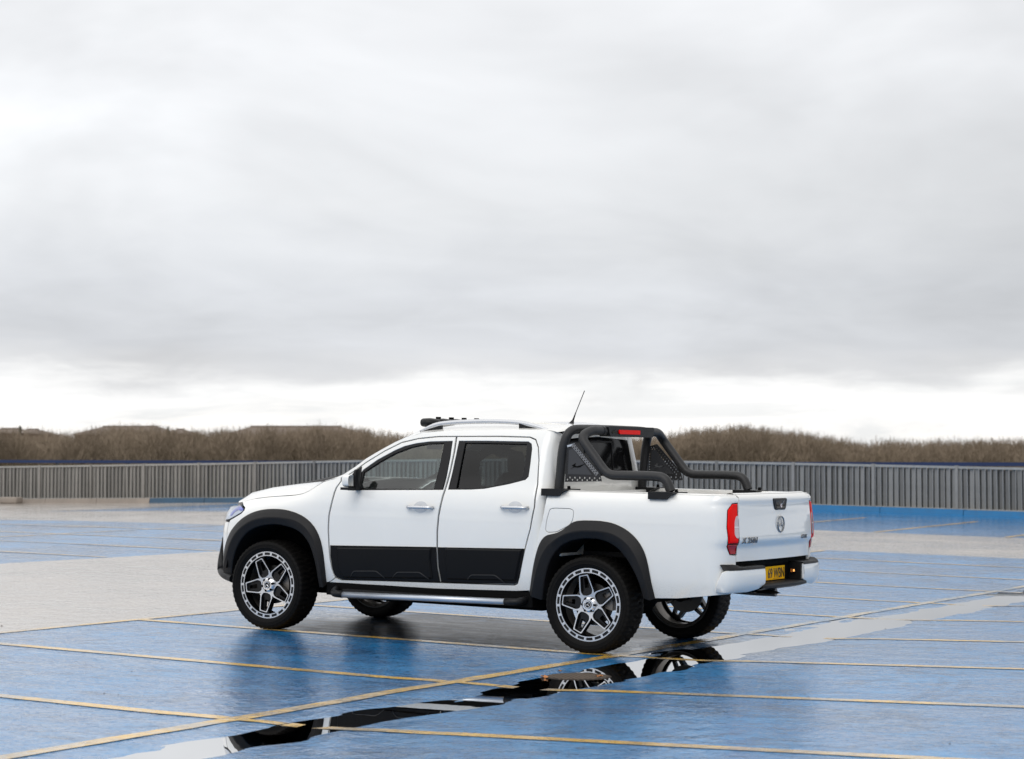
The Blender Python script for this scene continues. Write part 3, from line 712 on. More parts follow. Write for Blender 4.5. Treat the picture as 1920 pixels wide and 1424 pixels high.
star_mesh(.066,'star_emblem',chrdark,gate,th=.008,mtx=Matrix.Translation((c[0]+.004,c[1],1.04))@Matrix.Rotation(PI/2,4,'Z'))
def badge(s_,q0,z0,size,sx,name,m,p,align='LEFT',S=S_bed,ext=.003):
    me=text_mesh(s_,size,ext,sx,align,.0004)
    for v in me.vertices:
        u=q0+v.co.x; zz_=z0+v.co.y; a=Vector(S(u,zz_)); v.co=(a.x+.006+v.co.z,a.y,a.z)
    return link(name,me,m,p)
badge('X 250d',4.483,.905,.066,.240,'model_badge',chrdark,gate)
badge('4MATIC',5.61,.915,.044,.135,'drive_badge',chrdark,gate)
# ---------------------------------------------------------------- rear bumper
pb=Plan([(4.20,.915),(4.28,.905),(4.34,.875),(4.385,.80),(4.41,.67),(4.42,.52),(4.425,.36),(4.43,0)],1)
def S_bum(q,z):
    x,y=pb(q); t=(z-.625)/.095
    i_=.012*abs(t)**3 + (.02*max(0,-t)**2)
    f=min(1,max(0,(x-4.25)/.1)); return (x-i_*f,-(y-i_*(1-f)),z)
ecut=4.20
while pb(ecut)[1]>.385: ecut+=.005
bmp=None
for sd_ in (-1,1):
    E_=panel('rear_bumper_end',S_bum,round_poly([(4.222,.530),(4.245,.60),(4.285,.690),(4.33,.706),(4.6,.712),(ecut,.716),(ecut,.585),(ecut-.10,.545),(4.6,.528)],.012,3),white,TR,side=sd_,grid=.04,thick=.03,bevel=.005)
    # black step pad on top
    rows=[]
    for k in range(24):
        q=4.29+(ecut-4.29)*k/23; a=S_bum(q,.700); xi=min(a[0]-.02,4.33 if abs(a[1])>.75 else 4.335)
        yo=abs(a[1]); h_=.745 if k<7 else (.745-.018*min(1,(k-6)/3))
        rows.append([(x,y*sd_*(1),z) for x,y,z in [(a[0]+.002,yo,.706),(a[0]-.004,yo-.003,.724),(a[0]-.03,yo-.012,h_),(4.27,min(yo,.88)-.03,h_+.004),(4.26,min(yo,.88)-.03,.60)]])
    loft('bumper_pad',rows,blk2,E_).data.set_sharp_from_angle(angle=math.radians(35))
    # side cheek of the recess
    y0,y1=sorted((.36*sd_,.386*sd_)); box('recess_cheek',4.28,4.405,y0,y1,.57,.722,blk,E_)
box('bumper_centre',4.24,4.30,-.36,.36,.56,.72,gap,TR)
rows=[]
for k in range(21):
    y=-.44+.88*k/20; xo=4.455-.03*(abs(y)/.44)**3
    rows.append([(4.29,y,.585),(xo-.02,y,.580),(xo,y,.570),(xo,y,.552),(xo-.05,y,.535),(4.20,y,.515)])
loft('bumper_step',rows,blk2,TR).data.set_sharp_from_angle(angle=math.radians(30))
box('gate_gap',4.22,4.30,-.735,.735,.70,.775,gap,TR)
V=[];F=[]; bx(V,F,4.301,4.306,-.262,.262,.593,.700); pl=mobj('number_plate',V,F,plate_y,TR)
me=text_mesh('69 WBN',.112,.0012,.322,'RIGHT',.0004)
for v in me.vertices: v.co=(4.3078+v.co.z,.248+v.co.x,.608+v.co.y)
link('plate_lettering',me,plate_k,pl)
V=[];F=[]
for k in range(6): bx(V,F,4.3062,4.3070,.03+.026*k,.05+.026*k,.600,.603)
mobj('plate_small_print',V,F,plate_k,pl)
rl=box('amber_spot',4.325,4.365,.340,.359,.640,.672,blk,TR)  # glowing amber lens added for a warm bright spot, not a known lamp
me_=emit_mat('amber_glow',(1,.45,.12),1.3); me2_=emit_mat('amber_glow_dim',(.5,.16,.03),.35)
V=[];F=[]; bx(V,F,4.349,4.361,.334,.340,.647,.665); mobj('glow_core',V,F,me_,rl)
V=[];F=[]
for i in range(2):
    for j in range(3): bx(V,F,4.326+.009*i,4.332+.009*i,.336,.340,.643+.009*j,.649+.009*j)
mobj('glow_facets',V,F,me2_,rl)
# ---------------------------------------------------------------- light bar on the roof
lb=box('light_bar',1.33,1.38,-.52,.52,1.770,1.790,blk,TR,.004)
V=[];F=[]
for i in range(5):
    y=-.42+.21*i
    rows=[]; b=len(V)
    prof=[(1.262,.030),(1.267,.040),(1.31,.042),(1.36,.036),(1.39,.022),(1.395,.0)]
    n=16
    pr_=[(x,r) for x,r in prof]
    bb=len(V)
    for k in range(n):
        a=2*PI*k/n
        for x,r in pr_: V.append((x,y+r*2.3*math.copysign(abs(math.cos(a))**.7,math.cos(a)),1.810+r*math.copysign(abs(math.sin(a))**.8,math.sin(a))*.95))
    c_=len(pr_)
    for k in range(n):
        for j in range(c_-1): F.append([bb+k*c_+j,bb+k*c_+j+1,bb+((k+1)%n)*c_+j+1,bb+((k+1)%n)*c_+j])
    F.append([bb+k*c_ for k in range(n)])
mobj('lamp_pod',V,F,blk,lb,True)
V=[];F=[]
for i in range(4): lathe_vf_=None; y=-.315+.21*i; V=[];F=[]; bx(V,F,1.31,1.34,y-.018,y+.018,1.844,1.862); mobj('pod_bracket',V,F,gap,lb)
# ---------------------------------------------------------------- aerial
an=tube('aerial',[[(2.470,0,1.84),(2.505,0,1.93),(2.579,0,2.10)]],.0035,blk,TR,6)
V=[];F=[]; tube_vf(V,F,[(2.458,0,1.812),(2.462,0,1.826),(2.473,0,1.850),(2.487,0,1.885),(2.5,0,1.92)],[.034,.020,.009,.006,.004],10); mobj('aerial_foot',V,F,blk,an,True)
# ---------------------------------------------------------------- roll bar over the bed
YB=.74
mainp=fillet([(2.762,-YB,1.285),(2.790,-YB,1.64),(2.835,-YB+.03,1.765),(2.85,-.50,1.772),(2.85,0,1.774),(2.85,.50,1.772),(2.835,YB-.03,1.765),(2.790,YB,1.64),(2.762,YB,1.285)],.10,8)
def leg2(s): return fillet([(2.985,s*.30,1.762),(2.975,s*(YB-.13),1.762),(2.95,s*(YB),1.705),(3.20,s*YB,1.405),(3.60,s*YB,1.409),(3.715,s*YB,1.398),(3.765,s*YB,1.290)],.075,8)
rb=tube('roll_bar',[mainp,leg2(-1),leg2(1),[(2.985,-.45,1.762),(2.985,.45,1.762)]],.0378,powder,TR,18)
for s in (-1,1):
    for x0 in (2.700,3.655):
        prism('foot_bracket',[(x0,1.279),(x0,1.231),(x0+.155,1.231),(x0+.18,1.262),(x0+.215,1.279),(x0+.215,1.288),(x0,1.288)],s*.925,s*.66,blk,rb)
        V=[];F=[]; tube_vf(V,F,[(x0+.185,s*.80,1.286),(x0+.185,s*.80,1.312)],[.016,.012],8); mobj('foot_bolt',V,F,gap,rb)
    # perforated triangular panel between the tubes
    OUT=[(2.818,1.342),(2.826,1.641),(2.900,1.663),(3.130,1.43),(3.150,1.356)]
    MID=[(2.845,1.405),(2.852,1.600),(2.890,1.612),(3.065,1.405)]
    holes=[]
    def hexa(x,z,r=.0085): return [(x+r*math.cos(PI/3*k),z+r*math.sin(PI/3*k)) for k in range(6)]
    for k in range(14):
        holes.append(hexa(2.838+.0225*k,1.361+(.018 if k%2 else 0)))
    for k in range(12):
        t=(k+.3)/12; x=2.905+(3.125-2.905)*t; z=1.640+(1.425-1.640)*t
        holes.append(hexa(x-.008,z-.008,.007)); holes.append(hexa(x-.030+.009,z-.026-.006,.007))
    for k in range(2): holes.append(hexa(2.845+.024*k,1.632,.007)); holes.append(hexa(2.855+.024*k,1.618,.006))
    for k in range(8): holes.append(hexa(2.832,1.42+.022*k,.006))
    pl_=prism('side_plate',OUT,s*(YB-.004),s*(YB+.004),powder,rb,holes=holes)
    kf=1 if s<0 else -1
    prism('plate_field',MID,s*(YB+.004*kf),s*(YB+.009*kf),mat('plate_field_grey',(.035,.036,.040),.4) if 'plate_field_grey' not in bpy.data.materials else bpy.data.materials['plate_field_grey'],rb)
    prism('plate_edge',[(2.905,1.655),(2.87,1.630),(2.835,1.622),(2.833,1.638)],s*(YB+.004),s*(YB+.008),alu,rb)
    LG=[(2.870,1.449),(2.899,1.465),(2.881,1.475),(2.916,1.496),(2.911,1.478),(2.925,1.470),(2.998,1.490),(2.955,1.463),(2.935,1.460),(2.905,1.462)]
    prism('bird_emblem',LG,s*(YB+.009*kf),s*(YB+.012*kf),gap if s<0 else chrome,rb)
# perforated strip along the upper diagonal, paler where it faces the sky
for s in (-1,1):
    holes=[]; 
    P0=(2.893,1.657); P1=(3.125,1.420)
    import itertools
    dx_,dz_=P1[0]-P0[0],P1[1]-P0[1]; l=math.hypot(dx_,dz_); ux,uz=dx_/l,dz_/l; nx_,nz_=uz,-ux
    for k in range(13):
        for r_,o_ in ((0,.008),(1,.024)):
            t=.012+(k+.5*r_)*.0245
            if t<l-.008: cx_=P0[0]+ux*t+nx_*o_; cz_=P0[1]+uz*t+nz_*o_; holes.append([(cx_+.0068*math.cos(PI/3*j),cz_+.0068*math.sin(PI/3*j)) for j in range(6)])
    strip=[P0,P1,(P1[0]+nx_*.033,P1[1]+nz_*.033),(P0[0]+nx_*.033,P0[1]+nz_*.033)]
    prism('perforated_strip',strip,s*(YB+.0045),s*(YB+.0085),mat('strip_grey',(.20,.20,.205),.35,metal=.3) if 'strip_grey' not in bpy.data.materials else bpy.data.materials['strip_grey'],rb,holes=holes)
lh=prism('light_housing',round_poly([(-.42,1.800),(.42,1.800),(.40,1.715),(-.38,1.715)],.02,3),2.93,3.032,blk,rb,axis='x')
bl=prism('brake_light',round_poly([(-.235,1.772),(.135,1.772),(.135,1.737),(-.235,1.737)],.012,3),3.030,3.044,red,rb,axis='x')
prism('housing_emblem',[(-.36,1.755),(-.29,1.778),(-.325,1.752),(-.26,1.762),(-.34,1.738)],3.032,3.035,dglass,rb,axis='x')
# ---------------------------------------------------------------- wheels
def make_wheel(rot):
    """wheel about the y axis, outer face towards -y"""
    w=bpy.data.objects.new('wheel',bpy.data.meshes.new('wheel'))
    # barrel
    V=[];F=[]
    lathe_vf(V,F,[(-.100,.286),(-.085,.276),(-.03,.262),(.10,.262),(.118,.285),(.124,.285),(.124,.292),(.10,.292),(-.03,.27),(-.09,.292),(-.103,.292)],72,True)
    w.data.from_pydata(V,[],F); w.data.update(); w.data.shade_smooth(); w.data.set_sharp_from_angle(angle=math.radians(35)); COL.objects.link(w); w.data.materials.append(rimblk); w.parent=TR
    # tyre with shoulder and tread lugs
    n=208; V=[];F=[]
    base=[(-.102,.284),(-.118,.291),(-.130,.312),(-.134,.335),(-.131,.352),(-.128,.360),(-.122,.371),(-.108,.3775),(-.080,.379),(-.058,.380),(-.030,.380),(.0,.380),(.030,.380),(.058,.380),(.080,.379),(.108,.3775),(.122,.371),(.128,.360),(.131,.352),(.134,.335),(.130,.312),(.118,.291),(.102,.284)]
    for i in range(n):
        a=2*PI*i/n
        for j,(y,r) in enumerate(base):
            c=len(base); jj=min(j,c-1-j); ph=i+(0 if j<c/2 else 2)
            if jj in (5,6): r+= .003 if (ph//2)%2 else -.0005; y*= 1.008 if (ph//2)%2 else 1.0
            elif jj in (7,8): r+= .0045 if (ph//2)%2 else -.0010
            elif jj in (9,10): r+= .0075 if ((ph+2+jj)//2)%2 else -.003
            elif jj==11: r+= .007 if ((i+jj)//4)%2 else -.002
            if jj==4: r+= .002 if (ph//2)%2 else 0
            V.append((r*math.cos(a),y,r*math.sin(a)))
    c=len(base)
    for i in range(n):
        for j in range(c-1): F.append([i*c+j,((i+1)%n)*c+j,((i+1)%n)*c+j+1,i*c+j+1])
    ty=mobj('tyre',V,F,rubber,w,True); ty.data.set_sharp_from_angle(angle=math.radians(28))
    # sidewall ribs as raised rings
    V=[];F=[]
    lathe_vf(V,F,[(-.131,.318),(-.1345,.321),(-.1345,.325),(-.133,.327)],96); lathe_vf(V,F,[(-.1325,.344),(-.1355,.346),(-.1345,.349)],96)
    mobj('sidewall_rib',V,F,rubber,w,True)
    # machined outer ring with slots
    holes=[]
    V=[];F=[]
    Rf=-.112
    def ringpts(r,n_): return [(r*math.cos(2*PI*k/n_),r*math.sin(2*PI*k/n_)) for k in range(n_)]
    holes=[]
    for k in range(22):
        a0=2*PI*k/22+.035+rot; a1=a0+2*PI/22*.74; seg=4
        o_=[(.2795*math.cos(a0+(a1-a0)*t/seg),.2795*math.sin(a0+(a1-a0)*t/seg)) for t in range(seg+1)]
        i_=[(.2580*math.cos(a1-(a1-a0)*t/seg),.2580*math.sin(a1-(a1-a0)*t/seg)) for t in range(seg+1)]
        holes.append(o_+i_)
    rg=prism('rim_ring',ringpts(.291,96),Rf,Rf+.006,silver,w,holes=holes+[ringpts(.2505,90)])
    prism('rim_lip',ringpts(.2905,96),Rf+.006,Rf+.018,rimblk,w,holes=[ringpts(.252,80)])
    # five open spokes
    V=[];F=[]; faces=[]
    def P(r,d,c0): a=c0+math.radians(d); return (r*math.cos(a),r*math.sin(a))
    for k in range(5):
        c0=rot+2*PI*k/5
        o_=[P(.238,8.8,c0),P(.232,10.2,c0),P(.122,31,c0),P(.104,36,c0),P(.045,36,c0),P(.045,-36,c0),P(.104,-36,c0),P(.122,-31,c0),P(.232,-10.2,c0),P(.238,-8.8,c0)]
        i_=round_poly([P(.2310,8.0,c0),P(.122,26,c0),P(.088,27,c0),P(.071,0,c0),P(.088,-27,c0),P(.122,-26,c0),P(.2310,-8.0,c0)],.012,3)
        # dish: the spoke face sinks towards the hub
        bm=flat_bm(o_,[i_],.03); bm.verts.index_update(); uv=[(v.co.x,v.co.y) for v in bm.verts]; b=len(V)
        dish=lambda r: Rf+.004+.020*max(0,1-r/.24)**1.0
        V+=[(u,dish(math.hypot(u,v)),v) for u,v in uv]; nn=len(uv); V+=[(u,dish(math.hypot(u,v))+.010,v) for u,v in uv]
        for f in bm.faces: F.append([b+q.index for q in f.verts])
        for e in bm.edges:
            if len(e.link_faces)==1:
                a_,b__=e.verts[0].index,e.verts[1].index; F.append([b+a_,b+b__,b+b__+nn,b+a_+nn])
        bm.free()
    sp=mobj('spoke_face',V,F,silver,w)
    V=[];F=[]
    for k in range(5):
        c0=rot+2*PI*k/5
        o_=[P(.262,9,c0),P(.236,10.0,c0),P(.130,28,c0),P(.112,36,c0),P(.045,36,c0),P(.045,-36,c0),P(.112,-36,c0),P(.130,-28,c0),P(.236,-10.0,c0),P(.262,-9,c0)]
        i_=round_poly([P(.215,4.0,c0),P(.135,9,c0),P(.135,-9,c0),P(.215,-4.0,c0)],.008,2)
        bm=flat_bm(o_,[i_],None); bm.verts.index_update(); uv=[(v.co.x,v.co.y) for v in bm.verts]; b=len(V); nn=len(uv)
        V+=[(u,Rf+.034,v) for u,v in uv]+[(u,Rf+.070,v) for u,v in uv]
        for f in bm.faces: F.append([b+q.index for q in f.verts]); F.append([b+nn+q.index for q in f.verts])
        for e in bm.edges:
            if len(e.link_faces)==1:
                a_,b__=e.verts[0].index,e.verts[1].index; F.append([b+a_,b+b__,b+b__+nn,b+a_+nn])
        bm.free()
        # ribs from the machined face down to the dark spoke
        for sg in (1,-1):
            q0,q1=P(.233,9.6*sg,c0),P(.128,30*sg,c0)
            b=len(V); z0=Rf+.010
            V+=[(q0[0],z0,q0[1]),(q1[0],z0+.006,q1[1]),(q1[0],Rf+.06,q1[1]),(q0[0],Rf+.06,q0[1])]; F.append([b,b+1,b+2,b+3])
            q0,q1=P(.228,7.6*sg,c0),P(.124,20*sg,c0)
            b=len(V); V+=[(q0[0],z0,q0[1]),(q1[0],z0+.006,q1[1]),(q1[0],Rf+.05,q1[1]),(q0[0],Rf+.05,q0[1])]; F.append([b,b+1,b+2,b+3])
    mobj('spoke',V,F,rimblk,w)
    lathe('inner_barrel',[(.118,.283),(.10,.259),(-.02,.257)],64,rimin,w)
    # hub: chrome cap ring, six wheel bolts, centre cap with star
    lathe('hub_cap',[(Rf+.03,.062),(Rf+.006,.058),(Rf-.001,.048),(Rf-.001,.034),(Rf+.003,.031),(Rf+.003,.0)],32,chrome,w)
    V=[];F=[]
    for k in range(6):
        a=rot+.3+2*PI*k/6; x,z=.052*math.cos(a),.052*math.sin(a); b=len(V)
        V+=[(x+.011*math.cos(q),Rf-.001,z+.011*math.sin(q)) for q in [2*PI*j/8 for j in range(8)]]+[(x+.011*math.cos(q),Rf+.02,z+.011*math.sin(q)) for q in [2*PI*j/8 for j in range(8)]]
        F.append([b+j for j in range(8)]); F+=[[b+j,b+(j+1)%8,b+8+(j+1)%8,b+8+j] for j in range(8)]
    mobj('wheel_bolts',V,F,gap,w)
    V=[(.028*math.cos(2*PI*k/24),Rf-.0025,.028*math.sin(2*PI*k/24)) for k in range(24)]; mobj('centre_cap',V,[list(range(24))],dglass,w)
    star_mesh(.026,'star_emblem',chrome,w,th=.0015,mtx=Matrix.Translation((0,Rf-.003,0))@Matrix.Rotation(.3,4,'Y'))
    # brake disc and caliper
    lathe('brake_disc',[(-.02,.06),(-.02,.165),(.005,.165),(.005,.06)],40,discm,w)
    V=[];F=[]; 
    for k in range(9):
        a=math.radians(-30+60*k/8); 
        for r in (.11,.185):
            for y in (-.045,.03): V.append((r*math.cos(a+.3),y,r*math.sin(a+.3)))
    for k in range(8):
        b=4*k; F+=[[b,b+4,b+6,b+2],[b+1,b+3,b+7,b+5],[b,b+1,b+5,b+4],[b+2,b+6,b+7,b+3]]
    F+=[[0,2,3,1],[32,33,35,34]]
    mobj('brake_caliper',V,F,rimin,w)
    lathe('hub',[(-.05,.0),(-.05,.06),(.10,.07),(.10,.0)],24,gap,w)
    return w
RH=.3845
w_f=make_wheel(math.radians(116)); w_f.location=(0,-.825,RH)
w_r=make_wheel(math.radians(102)); w_r.location=(3.15,-.825,RH)
for src,x,extra in ((w_f,0,.5),(w_r,3.15,.35)):
    c=src.copy(); COL.objects.link(c); c.parent=TR; c.location=(x,.825,RH); c.rotation_euler=(0,extra,PI)
    for ch in list(src.children):
        k=ch.copy(); COL.objects.link(k); k.parent=c
# ---------------------------------------------------------------- underside
box('chassis',-.45,4.15,-.50,.50,.50,.66,gap,TR)
box('gearbox',.50,2.5,-.50,.50,.27,.56,gap,TR,.03)
box('engine_cover',-.55,.55,-.42,.42,.30,.95,gap,TR)
tube('rear_axle',[[(3.15,-.75,RH),(3.15,.75,RH)]],.05,gap,TR,10)
lathe('differential',[(-.14,.0),(-.12,.09),(0,.13),(.12,.09),(.14,.0)],16,gap,TR).location=(3.15,0,RH)
tube('front_axle',[[(0,-.75,RH),(0,.75,RH)]],.035,gap,TR,10)
for s in (-1,1):
    for k in range(3): box('leaf_spring',2.65+.12*k,3.85-.12*k,s*.52-.035,s*.52+.035,.50-.018*k,.512-.018*k,gap,TR)
tube('exhaust',[fillet([(1.2,.35,.45),(3.3,.40,.50),(3.9,.45,.46),(4.15,.46,.46)],.1,5)],.035,rimin,TR,10)
lathe('spare_wheel',[(-.10,.20),(-.11,.34),(0,.37),(.11,.34),(.10,.20)],32,rubber,TR).matrix_local=Matrix.Translation((3.86,0,.60))@Matrix.Rotation(PI/2,4,'X')
prism('tow_hook',[(4.25,.53),(4.40,.515),(4.44,.50),(4.30,.50)],-.27,-.12,gap,TR)
# ---------------------------------------------------------------- inside the cab
box('cab_floor',.45,2.68,-.84,.84,.55,.62,intr,TR)
box('dashboard',.45,.98,-.80,.80,.85,1.215,intr,TR,.03)
box('bulkhead',2.60,2.66,-.78,.78,.6,1.34,intr,TR)
rows=[]
for x,z in ((1.25,1.66),(1.5,1.70),(2.0,1.715),(2.55,1.71)): rows.append([(x,.62*t,z+.04*(1-abs(t)**2)) for t in [-1,-.7,-.35,0,.35,.7,1]])
loft('headliner',rows,intl,TR)
def seat(x,y,wid=.25,rear=False):
    V=[];F=[]
    s=box('seat',x-.25,x+.27,y-wid,y+wid,.78,.93,intr,TR,.05)
    rows=[]
    for (dx_,z,hw,th_) in ((.22,.86,.86,.07),(.26,1.0,1.0,.08),(.32,1.2,.98,.07),(.36,1.34,.80,.055),(.375,1.39,.55,.04)):
        ring_=[]
        for k in range(20):
            a=2*PI*k/20; ring_.append((x+dx_+th_*math.copysign(abs(math.cos(a))**.7,math.cos(a)),y+wid*hw*math.copysign(abs(math.sin(a))**.6,math.sin(a)),z))
        rows.append(ring_)
    o=loft('backrest',rows,intr,s,close=True); o.data.update()
    rows=[]
    for z,hw in ((1.385,.5),(1.40,.9),(1.46,1.0),(1.54,.95),(1.575,.6)):
        rows.append([(x+.40+.045*hw*math.cos(2*PI*k/16),y+.13*hw*math.copysign(abs(math.sin(2*PI*k/16))**.7,math.sin(2*PI*k/16)),z) for k in range(16)])
    rows.append([(x+.40,y,1.58)]*16)
    loft('headrest',rows,intr,s,close=True)
seat(1.30,-.38); seat(1.30,.38); seat(2.10,-.42,.24); seat(2.10,.42,.24)
V=[];F=[]
cpt=Vector((.98,.38,1.12)); ax=Vector((.93,0,.36)).normalized(); u_=Vector((0,1,0)); v_=ax.cross(u_)
tube_vf(V,F,[cpt+ (u_*math.cos(2*PI*k/28)+v_*math.sin(2*PI*k/28))*.185 for k in range(29)],.016,8)
for a in (0,PI,-PI/2): tube_vf(V,F,[cpt,cpt+(u_*math.cos(a)+v_*math.sin(a))*.18],.014,6)
tube_vf(V,F,[cpt,(.7,.38,1.0)],.03,8)
mobj('steering_wheel',V,F,blk,TR,True)
sc_=box('centre_screen',1.155,1.17,-.02,.20,1.20,1.345,screenm,TR,.004); sc_.rotation_euler=(0,0,0)
box('screen_bezel',1.15,1.154,-.03,.21,1.195,1.352,silver,sc_)
tube('grab_handle',[fillet([(1.02,.72,1.36),(1.04,.66,1.38),(1.13,.64,1.43),(1.16,.70,1.45)],.03,4)],.009,intl,TR,8)
prism('sun_visor',[(1.33,1.60),(1.42,1.63),(1.60,1.57),(1.52,1.52)],.40,.60,intr,TR)
box('interior_mirror',1.08,1.11,-.12,.10,1.58,1.64,blk,TR,.01)
# ================================================================== the car park deck
# deck frame: local x runs across the gutter towards the camera's right (x=-u), local y along the gutter; z up
BETA=.532663138469412
P0=(0.8169598739868301-.35*(-math.cos(BETA)),16.304064951710952-.35*math.sin(BETA))
def deck(o): o.location=(P0[0],P0[1],0); o.rotation_euler=(0,0,-BETA); return o
PROF=[(-90,-1.2),(-40,.15),(-26,.52),(-14,.305),(-.70,.0150),(-.54,.0078),(-.42,.0035),(-.25,.0010),(.0,.0035),(.10,.0082),(.25,.0088),(1,.0208),(14,.29),(20,.365),(24,.35),(30,.26),(39,.16),(80,-.1)]
def zg(u,s):
    z=float(np.interp(u,[p[0] for p in PROF],[p[1] for p in PROF]))
    return z+.0095*max(0,s-11)
rng=np.random.default_rng(3)
def vnoise(x,y,seed=0):
    def h(i,j):
        n=(i*374761393+j*668265263+seed*1442695)&0xffffffff; n=((n^(n>>13))*1274126177)&0xffffffff; return ((n^(n>>16))&0xffff)/65535.
    i,j=math.floor(x),math.floor(y); fx,fy=x-i,y-j; fx=fx*fx*(3-2*fx); fy=fy*fy*(3-2*fy)
    a=h(i,j)+(h(i+1,j)-h(i,j))*fx; b=h(i,j+1)+(h(i+1,j+1)-h(i,j+1))*fx; return a+(b-a)*fy
def ripple(u,s):
    d_=.0052*max(0,min(1,(-1.0-s)/1.2))*max(0,min(1,(u+.17)/.15))*max(0,min(1,(.9-u)/.5))
    d_+=.0060*math.exp(-((s+3.15)/.45)**2)*max(0,min(1,(u+.42)/.18))*max(0,min(1,(.9-u)/.5))
    f=max(0,1-abs(u+.2)/1.4)
    if f<=0 or abs(s)>22: return d_
    f=min(1,f*1.6)
    return d_+f*((vnoise(u*2.2,s*1.1,1)-.5)*.0042+(vnoise(u*7,s*3.0,2)-.5)*.0042+(vnoise(u*20,s*7,3)-.5)*.0024)
def deck_material():
    m,out=newmat('wet_painted_deck'); v=OBJ(); sp=nt.nodes.new('ShaderNodeSeparateXYZ'); nt.links.new(v,sp.inputs[0])
    x,y,z=sp.outputs
    wob=M('MULTIPLY',M('SUBTRACT',NOISE(v,3.0,5,.6),.5),.16)
    U=M('ADD',M('MULTIPLY',x,-1),wob); S=M('ADD',y,wob)
    def band(a,lo,hi,w_=.02):
        return M('MULTIPLY',M('DIVIDE',M('SUBTRACT',a,lo),w_,clamp=True),M('DIVIDE',M('SUBTRACT',hi,a),w_,clamp=True))
    lane=M('MAXIMUM',M('MULTIPLY',band(U,5.22,11.9),band(S,-60,22.5)),M('MULTIPLY',band(U,-60,90),band(S,16.45,22.55)))
    lane=M('MAXIMUM',lane,M('MULTIPLY',band(U,27.5,200),band(S,19,60)))
    lane=M('MAXIMUM',lane,band(U,-18.5,-12))
    # blue coat, worn and stained
    big=NOISE(v,.55,4,.55); med=NOISE(v,3.5,6,.65); fine=NOISE(v,42,4,.7); grit=NOISE(v,150,2,.5)
    mpn=nt.nodes.new('ShaderNodeMapping'); nt.links.new(v,mpn.inputs[0]); mpn.inputs['Scale'].default_value=(.5,2.6,1); streak=NOISE(mpn.outputs[0],2.2,7,.68,.6)
    blue=MIX(RAMP(M('MULTIPLY_ADD',big,.5,M('MULTIPLY',med,.5)),[(.36,0),(.62,1)]),(.004,.105,.30),(.018,.235,.54))
    blue=MIX(M('MULTIPLY',RAMP(streak,[(.50,0),(.66,1)]),.30),blue,(.07,.27,.50))
    blue=MIX(M('MULTIPLY',RAMP(fine,[(.52,0),(.66,1)]),.45),blue,(.004,.05,.14))
    mpn2=nt.nodes.new('ShaderNodeMapping'); nt.links.new(v,mpn2.inputs[0]); mpn2.inputs['Scale'].default_value=(1.0,1.7,1); dk=NOISE(mpn2.outputs[0],1.15,8,.74,1.2)
    blue=MIX(M('MULTIPLY',RAMP(dk,[(.52,0),(.62,1)]),.62),blue,(.003,.045,.125))  # dark mottles: stains, and dark ripple reflections put into the colour
    blue=MIX(M('MULTIPLY',RAMP(dk,[(.30,1),(.40,0)]),.30),blue,(.08,.24,.42))
    blue=MIX(M('MULTIPLY',RAMP(NOISE(v,60,3,.7),[(.56,0),(.66,1)]),.30),blue,(.16,.34,.50))
    far=M('DIVIDE',M('SUBTRACT',y,22.6),.4,clamp=True)
    blue=MIX(M('MULTIPLY',far,.75),blue,(.008,.16,.40))
    grey=MIX(med,(.40,.355,.315),(.53,.485,.44)); grey=MIX(M('MULTIPLY',RAMP(streak,[(.54,0),(.62,1)]),.30),grey,(.26,.23,.21))
    grey=MIX(M('MULTIPLY',RAMP(fine,[(.6,0),(.72,1)]),.12),grey,(.25,.22,.20))
    c=MIX(lane,blue,grey)
    # worn dark grey bay; shade under the truck deepened into its colour
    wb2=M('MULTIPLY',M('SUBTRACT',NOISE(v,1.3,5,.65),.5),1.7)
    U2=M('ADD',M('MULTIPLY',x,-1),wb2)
    worn_shade=M('MULTIPLY',band(U2,.42,4.1,.5),band(y,.03,2.32,.03)); worn_shade=M('MULTIPLY',worn_shade,RAMP(NOISE(v,9,5,.7),[(.30,.62),(.50,1)]))
    c=MIX(worn_shade,c,MIX(med,(.004,.0045,.006),(.014,.014,.016)))
    # scattered dark specks and pale grit
    c=MIX(M('MULTIPLY',RAMP(NOISE(v,24,3,.6),[(.715,0),(.74,1)]),.8),c,(.03,.03,.03))
    wetn=M('ADD',M('MULTIPLY',big,.45),M('MULTIPLY',streak,.55))
    rough=RAMP(wetn,[(.36,.22),(.46,.30),(.56,.38),(.68,.46)])
    gp_=M('MAXIMUM',0,M('SUBTRACT',1,M('MULTIPLY',M('ABSOLUTE',M('ADD',x,-.18)),.9)))
    rough=M('MULTIPLY',rough,M('MULTIPLY_ADD',gp_,-.25,1.0))
    agg=NOISE(v,16,3,.6); hc=M('ADD',M('MULTIPLY',agg,1.3),M('ADD',M('MULTIPLY',NOISE(v,38,2,.5),.32),M('MULTIPLY',NOISE(v,5,2,.5),1.6))); h=M('ADD',M('MULTIPLY',fine,.8),M('ADD',M('MULTIPLY',grit,.35),M('ADD',M('MULTIPLY',agg,1.1),M('MULTIPLY',streak,.8))))
    b1=BUMP(h,.60,.007)
    PR(out,Base_Color=c,Roughness=rough,IOR=1.38,Specular_IOR_Level=.12,Normal=b1,Coat_Weight=M('MULTIPLY',M('MULTIPLY_ADD',worn_shade,-.72,1.0),M('MULTIPLY',RAMP(wetn,[(.42,1),(.66,.74)]),RAMP(NOISE(v,26,3,.65),[(.40,.62),(.54,1)]))),Coat_Roughness=RAMP(wetn,[(.38,.05),(.50,.09),(.64,.18)]),Coat_IOR=1.7,Coat_Normal=BUMP(hc,.75,.006))
    return m
dmat=deck_material()
us_=sorted(set([round(x,3) for x in list(np.arange(-1.6,1.61,.035))]+list(np.arange(-6,8,.5))+list(np.arange(-90,81,3.))+[-.70,-.54,-.42,-.25,.0,.10]))
